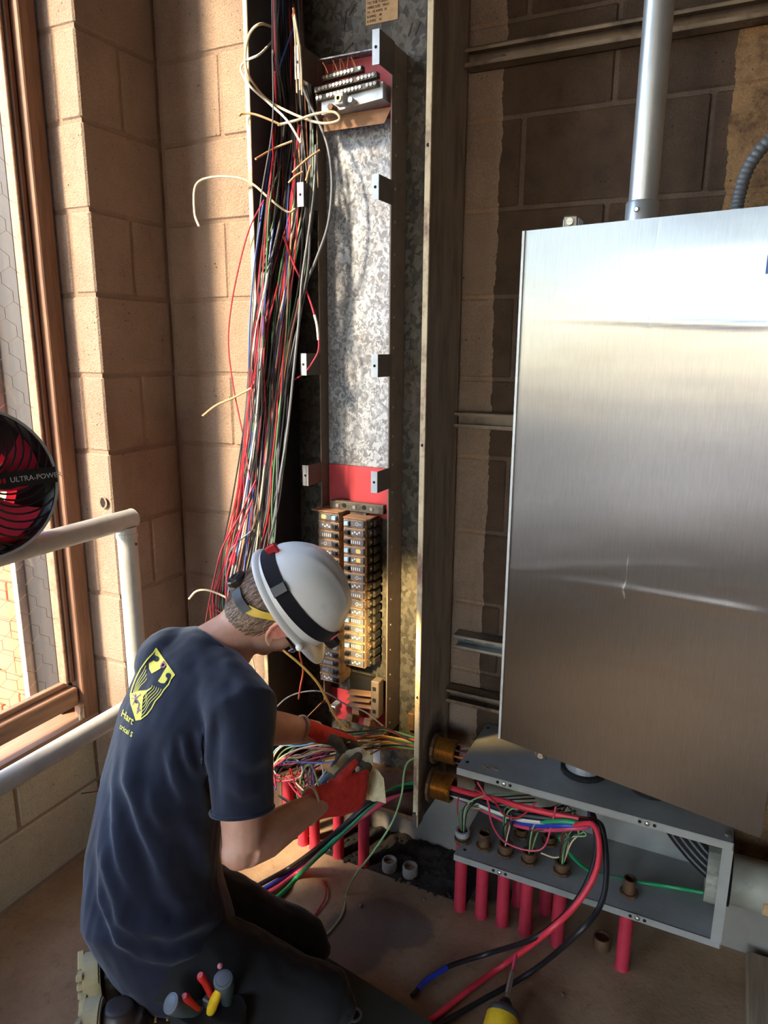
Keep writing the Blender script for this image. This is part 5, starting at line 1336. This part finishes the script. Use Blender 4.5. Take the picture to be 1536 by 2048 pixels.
# ---- cloth in the right hand
def rag():
    mb = MB(); random.seed(9); n = 22; pts = {}
    cen = atD(716, 1560, 1.835); ex = (RX * .95 - RY * .15 + RZ * .1); ey = (RY * .9 + RX * .1); ez = RZ
    out = [(-.072, .022), (-.046, .062), (.000, .096), (.026, .078), (.040, .044), (.068, .014), (.082, -.046), (.044, -.056), (-.02, -.05), (-.088, -.030)]
    g = []
    for i in range(n + 1):
        r = i / n; row = []
        for j in range(48):
            a = j / 48 * len(out); k = int(a) % len(out); t = a - int(a); o = V((*out[k], 0)).lerp(V((*out[(k + 1) % len(out)], 0)), t) * r
            h_ = .020 * mnoise.noise(V((o.x * 22, o.y * 22, 3.3))) + .012 * mnoise.noise(V((o.x * 55, o.y * 30, 1))) + .010 * math.sin(math.atan2(o.y, o.x) * 4 + r * 3) * r
            row.append(mb.bm.verts.new(cen + ex * o.x + ey * o.y + ez * (h_ - .006)))
        g.append(row)
    for i in range(n):
        for j in range(48): 
            if i == 0: mb.bm.faces.new((g[0][j], g[1][j], g[1][(j + 1) % 48])) if False else None
            if i > 0: mb.bm.faces.new((g[i][j], g[i][(j + 1) % 48], g[i + 1][(j + 1) % 48], g[i + 1][j]))
    mb.bm.faces.new(g[1]); bmesh.ops.delete(mb.bm, geom=g[0], context='VERTS')
    r_ = bmesh.ops.extrude_face_region(mb.bm, geom=mb.bm.faces[:])
    for v in [e for e in r_['geom'] if isinstance(e, bmesh.types.BMVert)]: v.co -= RZ * .0016
    return mb
cl_ = tag(rag().build('cloth', simple('cream_wipe', (232, 216, 176), .85, bump=.4, bscale=600), None, True), 'crumpled cream cleaning cloth held in the red glove', 'cloth')
bl = MB().tube(spline([atD(640, 1568, 1.80), atD(652, 1556, 1.81), atD(662, 1548, 1.82)], 4), [.005, .008, .010, .011, .011, .012, .011, .010, .008], 10, .5).build('blue_corner', M['lblue'], cl_, True)
# ================================================================== wires and cables
def W_(label, pts, r, mat, name='wire', group=None, k=6, n=7):
    o = wire(name, pts, r, mat, None, k, n)
    return tag(o, label, 'cable' if name == 'cable' else 'wire', group)
def clear(x, y, Y):
    """a point of the wire; brought out in front of the cabinet's left edge where it would pass through the side panel"""
    p = atY(x, y, Y)
    if p.x < XL + .012 and Y > YF - .014:
        Y = YF - .014; p = atY(x, y, Y)
        if p.x > XL + .012: p.x = max(p.x, XL + .012)
    return p
def px3(pts, y0, y1=None):
    """pixel path laid on planes of depth going from y0 to y1"""
    n = len(pts) - 1; y1 = y0 if y1 is None else y1
    return [clear(p[0], p[1], p[2] if len(p) > 2 else y0 + (y1 - y0) * i / n) for i, p in enumerate(pts)]
random.seed(5)
PATH = [(-420, 566, 22, .09), (-230, 570, 26, .085), (-60, 572, 30, .07), (100, 574, 36, .055), (250, 584, 44, .035), (400, 576, 48, .012), (550, 558, 48, -.01), (700, 540, 44, -.035), (850, 525, 40, -.06), (1000, 510, 44, -.085), (1100, 494, 50, -.105), (1200, 474, 52, -.125), (1300, 478, 46, -.135), (1390, 500, 40, -.135)]
cols = ['black'] * 30 + ['red'] * 11 + ['blue'] * 3 + ['cream'] * 3 + ['white'] * 3 + ['green'] * 5 + ['grey'] * 9 + ['brown'] * 3 + ['pink'] * 3
CN = dict(black='black', red='red', blue='blue', cream='cream', white='white', green='green', grey='grey', brown='brown', pink='pinkish red')
random.shuffle(cols)
for i, c in enumerate(cols):
    u = random.uniform(-1, 1); ph = random.uniform(0, 100); end = random.choice((1240, 1300, 1340, 1390)) + random.uniform(-20, 20); start = -420
    if c not in ('black', 'grey', 'brown') and random.random() < .85: start = random.uniform(120, 340)
    pts = []
    for (y, xc, sp, Y) in PATH:
        if y < start - 75 or y > end: continue
        w = u + .55 * mnoise.noise(V((y / 260 + ph, ph, 0)))
        pts.append(clear(xc + w * sp, max(y, start), Y + .016 * mnoise.noise(V((ph, y / 300, 4)))))
    if len(pts) < 4: continue
    W_(f"thin {CN[c]} wire in the loose bundle hanging down the cabinet's left side", pts, random.choice((.0016, .0019, .0021)), c, group='loose wire bundle in the cabinet', k=7, n=6)
S = W_
S('cream wire curling in a wide loop at the cabinet top left', px3([(545, 54), (520, 48), (500, 66), (491, 105), (496, 148), (530, 195), (580, 225), (640, 246), (678, 240), (668, 224), (630, 228), (595, 240), (556, 250)], .0, -.03), .0031, 'cream', n=8)
S('white wire crossing in front of the cabinet top left edge', px3([(545, 82), (520, 108), (492, 122), (482, 140), (500, 172), (540, 208), (575, 242), (602, 286)], .03, -.075), .0028, 'white', n=8)
S('tan wire poking left over the cabinet edge below the cream loop', px3([(478, 232), (486, 227), (510, 229), (540, 240), (560, 249)], -.09, -.05), .0028, 'tan')
S('single bright blue wire down the upper cabinet', px3([(587, 56), (567, 110), (551, 165), (546, 230), (543, 290), (532, 370), (520, 450), (508, 540), (500, 640), (497, 740)], .03, -.05), .0022, 'blue')
for i, (dx, L) in enumerate(((0, 186), (6, 180), (10, 190))):
    S('stiff tan wire with stripped end in the short upright bundle, ' + ('left of three', 'middle of three', 'right of three')[i], px3([(586 + dx * .3, 28), (590 + dx * .6, 70), (592 + dx, 120), (594 + dx, L)], -.03, -.035), .0022, 'cream', group='short upright tan wires')
tb_ = tag(wire('copper_twist', px3([(587, 16), (588, 24), (586, 34)], -.03), .0032, 'copper'), 'bare copper twist atop the short upright tan wires', 'wire')
S('thick dark grey wire bowing right over the galvanized plate', px3([(600, 160), (618, 205), (640, 250), (657, 300), (664, 370), (656, 450), (632, 520), (610, 570), (592, 620), (575, 700)], .03, -.02), .0038, 'grey', n=10)
S('long grey wire on the right of the bundle, ending at the hard hat', px3([(632, 290), (628, 380), (617, 470), (604, 560), (598, 640), (590, 720), (575, 860), (560, 960), (543, 1075), (535, 1120)], .02, -.11), .0036, 'grey', n=9)
S('green wire running down beside the long grey wire', px3([(610, 500), (600, 620), (590, 710), (580, 820), (568, 930), (553, 1010), (546, 1070), (540, 1110)], .0, -.115), .0024, 'green')
S('dark wire between the bundle and the breakers', px3([(590, 690), (575, 790), (572, 860), (560, 950), (538, 1050), (525, 1110)], -.01, -.11), .0030, 'black')
tp_ = S('red wire with a white taped sleeve, bowing out right of the bundle', px3([(566, 470), (588, 530), (612, 580), (630, 635), (638, 690), (628, 720), (600, 753), (545, 772)], -.01, -.02), .0026, 'red')
wire('white_sleeve', px3([(629, 630), (634, 650), (637, 680)], -.0145, -.015), .0036, 'white', tp_)
S('cream wire arching left of the cabinet over the sunlit blocks', px3([(398, 453), (389, 425), (391, 372), (420, 355), (470, 355), (505, 368), (540, 398), (575, 424), (590, 418)], -.16, -.03), .0028, 'cream', n=8)
S('frayed tan wire end sticking out left of the bundle', px3([(405, 832), (432, 811), (462, 798), (485, 786), (505, 775)], -.12, -.06), .0030, 'tan')
S('cream wire curving left from behind the head', px3([(378, 1198), (392, 1183), (412, 1180), (438, 1188), (470, 1204), (500, 1216)], -.16, -.13), .0030, 'cream', n=8)
S('red wire swinging out furthest left beside the cabinet', px3([(528, 400), (500, 455), (480, 525), (463, 610), (457, 690), (468, 780), (488, 880), (500, 960)], .0, -.09), .0019, 'red')
S('red wire sloping left above the shoulder', px3([(512, 960), (480, 1030), (445, 1095), (428, 1160), (415, 1225), (410, 1260)], -.09, -.16), .0023, 'red')
S('red wire in a small curl left of the hard hat knob', px3([(478, 1060), (455, 1120), (434, 1170), (426, 1195), (432, 1218), (458, 1232), (478, 1236)], -.11, -.14), .0023, 'red')
S('red wire with a tape flag beside the hard hat knob', px3([(505, 1000), (485, 1050), (466, 1110), (455, 1150), (452, 1190), (462, 1220)], -.12, -.15), .0026, 'cred')
tag(MB().prism([atY(463, 1108, -.125), atY(471, 1104, -.125), atY(470, 1124, -.125), atY(463, 1132, -.125), atY(458, 1120, -.125)], (0, 1, 0), .002).build('tape_flag', M['cred']), 'bright red tape flag on the wires left of the hard hat', 'tape')
S('grey wire crossing the bundle behind the hard hat knob', px3([(502, 1063), (475, 1085), (458, 1110), (452, 1150), (462, 1180), (478, 1200)], -.12, -.15), .0024, 'grey')
for i, (a, b, lab) in enumerate((((585, 345), (640, 300), 'short tan cut wire pointing up right, upper one'), ((511, 318), (585, 282), 'short tan cut wire pointing left in the upper bundle'), ((577, 366), (606, 343), 'short tan cut wire below the upper one'), ((612, 362), (622, 330), 'short stub of tan wire hanging under the cream loop'))):
    S(lab, px3([a, ((a[0] + b[0]) / 2, (a[1] + b[1]) / 2 - 3), b], -.02, -.01), .0028, 'tan')
S('stubby salmon wire hanging below the safety glasses', px3([(602, 1288), (599, 1305), (603, 1325), (606, 1345), (601, 1372), (597, 1398)], -.075), .0026, 'orange')
S('yellow wire slanting from the chin down to the glove', px3([(566, 1300), (605, 1333), (635, 1366), (655, 1402), (672, 1435), (697, 1464)], -.09, -.07), .0034, 'yellow', n=8)
S('thin grey wire arching across the bottom lugs', px3([(545, 1422), (575, 1395), (612, 1383), (650, 1385), (690, 1408), (730, 1424), (766, 1452)], -.06, .0), .0022, 'grey')
# wires from the glove to the upper nipple
N1, N2 = V((XR, .040, .418)), V((XR, .020, .318))
for i, (c, y0, ym, y1, x0) in enumerate((('black', 1468, 1455, -.014, 660), ('green', 1472, 1457, .010, 690), ('yellow', 1477, 1470, .0, 640), ('red', 1482, 1458, -.010, 700), ('orange', 1482, 1472, .016, 660), ('yellow', 1486, 1482, .004, 650), ('green', 1477, 1473, -.004, 690), ('cream', 1500, 1480, .012, 700), ('brown', 1494, 1476, -.016, 690), ('yellow', 1515, 1484, .0, 690), ('black', 1505, 1488, .008, 690), ('red', 1500, 1494, -.008, 670), ('tan', 1530, 1492, .014, 690), ('green', 1492, 1490, -.012, 660))):
    e = N1 + V((-.002, y1 * .8, y1 * .6)); m = atY(775, ym + 3, -.01); lab = CN.get(c, c)
    S(f"{lab if c not in ('tan',) else 'tan'} wire stretched from the left glove to the upper brass nipple" , [atY(x0 - 40, y0 + 8, -.115), atY(x0, y0, -.105), atY(735, (y0 + ym) / 2, -.05), m, e, e + V((.06, .0, .004))], .0024, c, group='wires passing through the upper nipple')
# tangle left of the glove
random.seed(31)
tc = ['cream', 'green', 'lgreen', 'white', 'pink', 'pink', 'blue', 'purple', 'cream', 'grey', 'tan', 'lgreen', 'pink', 'white', 'lblue', 'brown', 'green', 'red', 'tan', 'grey', 'cream', 'black']
TL = dict(CN, lgreen='pale green', lblue='light blue', purple='purple', tan='tan')
for i, c in enumerate(tc):
    if i % 2 == 0:
        y = 1478 + (i * 7) % 46; pts = [(700, y - 4), (650, y + random.uniform(-14, 8)), (600, y + random.uniform(-14, 14)), (565, y + random.uniform(0, 26)), (546, y + random.uniform(14, 46)), (552, y + 60)]
        p = px3(pts, -.10 - random.uniform(0, .05), -.12 - random.uniform(0, .03))
    else:
        cx, cyy = random.uniform(575, 640), random.uniform(1530, 1585); rr = random.uniform(16, 34); a0 = random.uniform(0, 6); pts = [(cx + 60, cyy - 50), (cx + 30, cyy - 30)]
        pts += [(cx + rr * math.cos(a0 + j * .8), cyy + rr * 1.1 * math.sin(a0 + j * .8)) for j in range(5)] + [(cx + random.uniform(0, 40), cyy + 50), (cx + random.uniform(20, 60), cyy + 64)]
        p = px3(pts, -.09, -.13)
    S(f"{TL[c]} wire in the curly tangle left of the gloves", p, .0023, c, group='wire tangle at the cabinet foot')
S('dull red wire drooping over the cabinet bottom lip beside the shirt', px3([(540, 1548), (575, 1553), (605, 1545), (640, 1530)], -.13, -.1), .0024, 'red')
S('pink wire sagging below the cabinet bottom lip', px3([(540, 1552), (560, 1562), (590, 1558), (612, 1545), (640, 1540)], -.14, -.1), .0024, 'pink')
# heavy cables out of the lower nipple, down over the cabinet lip to the floor
def heavy(label, c, r, start, mids, ends, tape=None):
    o = S(label, [start + V((.05, 0, 0)), start] + mids + ends, r, c, 'cable', n=10, k=8); return o
fl = lambda x, y, z=.010: atZ(x, y, z)
heavy('thick green cable from the lower nipple down to the floor', 'cgreen', .0066, N2 + V((0, -.012, .012)), [atY(790, 1577, -.06), atY(742, 1612, -.13), atY(690, 1660, -.18)], [atY(640, 1708, -.21), fl(598, 1750, .012), fl(560, 1790, .011), fl(500, 1830, .011)])
heavy('thick blue cable from the lower nipple behind the green one', 'cblue', .0068, N2 + V((0, .002, .004)), [atY(790, 1582, -.055), atY(735, 1612, -.11), atY(690, 1650, -.15)], [atY(640, 1696, -.17), fl(590, 1738, .012), fl(545, 1768, .012), fl(500, 1795, .012)])
heavy('thick red cable crossing under the glove to the floor', 'pink', .0078, N2 + V((0, .014, -.006)), [atY(790, 1590, -.075), atY(740, 1622, -.135), atY(692, 1660, -.17)], [atY(645, 1703, -.19), fl(600, 1742, .013), fl(556, 1775, .013), fl(500, 1805, .013)])
heavy('thick black cable lying over the red one at the glove', 'cblack', .0072, N2 + V((0, -.008, -.012)), [atY(790, 1584, -.085), atY(740, 1606, -.15), atY(695, 1645, -.185)], [atY(640, 1692, -.19), fl(585, 1732, .03), fl(540, 1758, .02), fl(490, 1785, .014)])
S('pale green thin wire dropping from the cabinet to the floor', [N1 + V((0, -.02, -.014)), atY(815, 1525, -.05), atY(803, 1590, -.09), atY(784, 1645, -.13), atY(745, 1705, -.17), atY(712, 1748, -.18), fl(694, 1785, .006), fl(686, 1825, .004), fl(664, 1858, .004), fl(640, 1880, .004)], .0026, 'lgreen', n=8)
S('short red wire scrap lying on the floor before the knee', [fl(645, 1760, .004), fl(652, 1778, .008), fl(650, 1798, .008), fl(640, 1815, .005), fl(631, 1830, .004)], .0026, 'red')
for i in range(3):
    S(('upper', 'middle', 'lower')[i] + ' dark cable slanting behind the forearm left of the red conduits', [atY(530, 1622 + i * 7, .05), atY(565, 1640 + i * 7, .02), atY(610, 1664 + i * 6, .0), atY(660, 1700 + i * 5, .0)], .0030, ('grey', 'black', 'black')[i], 'cable', 'dark cables behind the forearm')
# cables through the trough
TE = V((1.235, -.055, .385))
for i, (c, lab, r, dz, pts) in enumerate((
    ('cred', 'thick red cable entering the trough from the lower nipple', .0078, .010, [(945, 1588), (1000, 1600), (1050, 1615)]), ('cblack', 'thick black cable entering the trough under the red one', .0085, -.006, [(945, 1596), (1000, 1618), (1055, 1632)]),
    ('white', 'thick white cable entering the trough', .0082, -.014, [(950, 1604), (1000, 1625), (1060, 1640)]), ('cgreen', 'thick green cable entering the trough, lowest at the nipple', .0062, -.018, [(960, 1612), (1010, 1632), (1070, 1642), (1130, 1642)]),
    ('cblue', 'thick blue cable in the trough under the white one', .0070, -.022, [(975, 1618), (1025, 1640), (1075, 1650), (1130, 1650)]), ('pink', 'thick pinkish cable lowest of the trough bundle', .0070, -.026, [(980, 1626), (1030, 1648), (1080, 1658), (1140, 1656)]))):
    mids = [atY(x, y, .0 - .02 * j) for j, (x, y) in enumerate(pts)]
    S(lab, [N2 + V((.03, -.01 + .004 * i, dz)), N2 + V((.07, -.01 + .004 * i, dz))] + mids + [atY(1178, 1640 + i * 2, -.045), V((1.27, -.01, .40)), V((1.31, .05, .445 - i * .004))], r, c, 'cable', n=9)
def drop(label, c, r, pts): return S(label, [atY(*p[:2], p[2]) if len(p) == 3 else fl(p[0], p[1], p[3]) for p in pts], r, c, 'cable', n=10, k=8)
drop('red cable looping out of the trough and across the floor', 'cred', .0070, [(1150, 1650, -.06), (1185, 1648, -.085), (1199, 1690, -.125), (1190, 1748, -.165), (1150, 1812, -.205), (1090, 1868, -.245), (1010, 1928, 0, .02), (940, 1978, 0, .010), (872, 2032, 0, .009), (800, 2085, 0, .009)])
bt = drop('black cable with a blue taped end crossing the floor', 'cblack', .0062, [(1160, 1640, -.06), (1188, 1652, -.09), (1190, 1715, -.135), (1165, 1782, -.18), (1120, 1838, -.215), (1060, 1880, -.24), (980, 1906, 0, .03), (900, 1932, 0, .012), (852, 1962, 0, .010), (824, 1992, 0, .009)])
wire('blue_tape', [fl(893, 1935, .0125), fl(870, 1949, .0115), fl(850, 1963, .0105), fl(836, 1978, .0105)], .0069, 'cblue', bt)
drop('glossy black cable bowing lowest across the floor to the drill', 'cblack', .0066, [(1180, 1640, -.05), (1204, 1655, -.085), (1213, 1740, -.15), (1200, 1812, -.20), (1150, 1872, -.25), (1065, 1942, 0, .045), (965, 2000, 0, .012), (885, 2045, 0, .009), (830, 2075, 0, .009)])
# thin wires standing in the conduit tops under the trough cover
random.seed(17)
for i, tp in enumerate(tops):
    if i in (1, 5): continue
    for j in range(8 if i else 5):
        c = ('cream', 'green', 'black', 'black', 'lgreen', 'brown')[(i + j) % 6]; a = tp + V((random.uniform(-.006, .006), random.uniform(-.006, .006), -.02)); b = tp + V((random.uniform(-.010, .016), random.uniform(-.012, .012), .05 + random.uniform(0, .03)))
        if i == 0: e = [tp + V((.03 + j * .006, .03, .06 + .012 * j)), tp + V((.10, .05, .075 + j * .01)), V((1.12, .03, .33 + j * .012))]
        else: e = [b + V((random.uniform(.0, .05), .01, random.uniform(.02, .05))), V((1.20 + random.uniform(-.03, .03), random.uniform(-.03, .03), .345 + random.uniform(-.01, .04)))]
        S(f"thin {TL[c]} wire rising from a rusty conduit top in the trough", [a, b] + e, .0019, c, group='thin wires in the trough')
S('red wire end standing up in the leftmost conduit top', px3([(923, 1672), (919, 1650), (915, 1618), (917, 1592)], -.04), .0018, 'red')
S('long pink wire looping down through the trough', px3([(955, 1564), (975, 1600), (984, 1648), (1010, 1684), (1058, 1701), (1088, 1694), (1102, 1655), (1112, 1612)], -.10, -.05), .0024, 'pink', n=8)
S('dark red wire dipping between trough cover and cables', px3([(948, 1578), (985, 1598), (1006, 1628), (1034, 1635), (1056, 1622), (1072, 1604)], -.06, -.04), .0024, 'red')
S('cream wire looping round the fifth conduit top', px3([(1082, 1706), (1110, 1715), (1132, 1706), (1136, 1680), (1130, 1660)], -.05, -.02), .0022, 'cream')
S('green grounding wire running right along the trough', px3([(1118, 1672), (1140, 1708), (1180, 1742), (1240, 1758), (1320, 1770), (1425, 1788)], -.03, .03), .0048, 'cgreen', n=9)
for i in range(4):
    S('thick black cable bending into the large grey conduit, ' + ('lowest', 'second lowest', 'second highest', 'highest')[i] + ' of four', [V((1.36 + i * .02, .07, .455)), V((1.40 + i * .02, .075, .41)), V((1.47 + i * .012, .06 - i * .004, .325 + i * .012)), V((1.56, .035, .27 + i * .018)), V((1.66, .03, .265 + i * .018))], .0105, 'cblack', 'cable', 'black cables in the trough', n=10)
for i, c in enumerate(('grey', 'yellow', 'orange', 'lgreen', 'orange', 'yellow', 'red', 'brown', 'black')):
    a = V((XR + .03, .030 + .006 * (i % 4), .400 + .005 * i)); e = V((.955 + .004 * i, .045 + .012 * (i % 3), .405 + .004 * i))
    S(f"{TL.get(c, c)} wire leaving the upper brass nipple toward the trough", [a, a + V((.05, .002, .006 * (1 if i % 2 else -1))), e, e + V((.06, .0, -.03))], .0020, c, group='wires leaving the upper nipple')
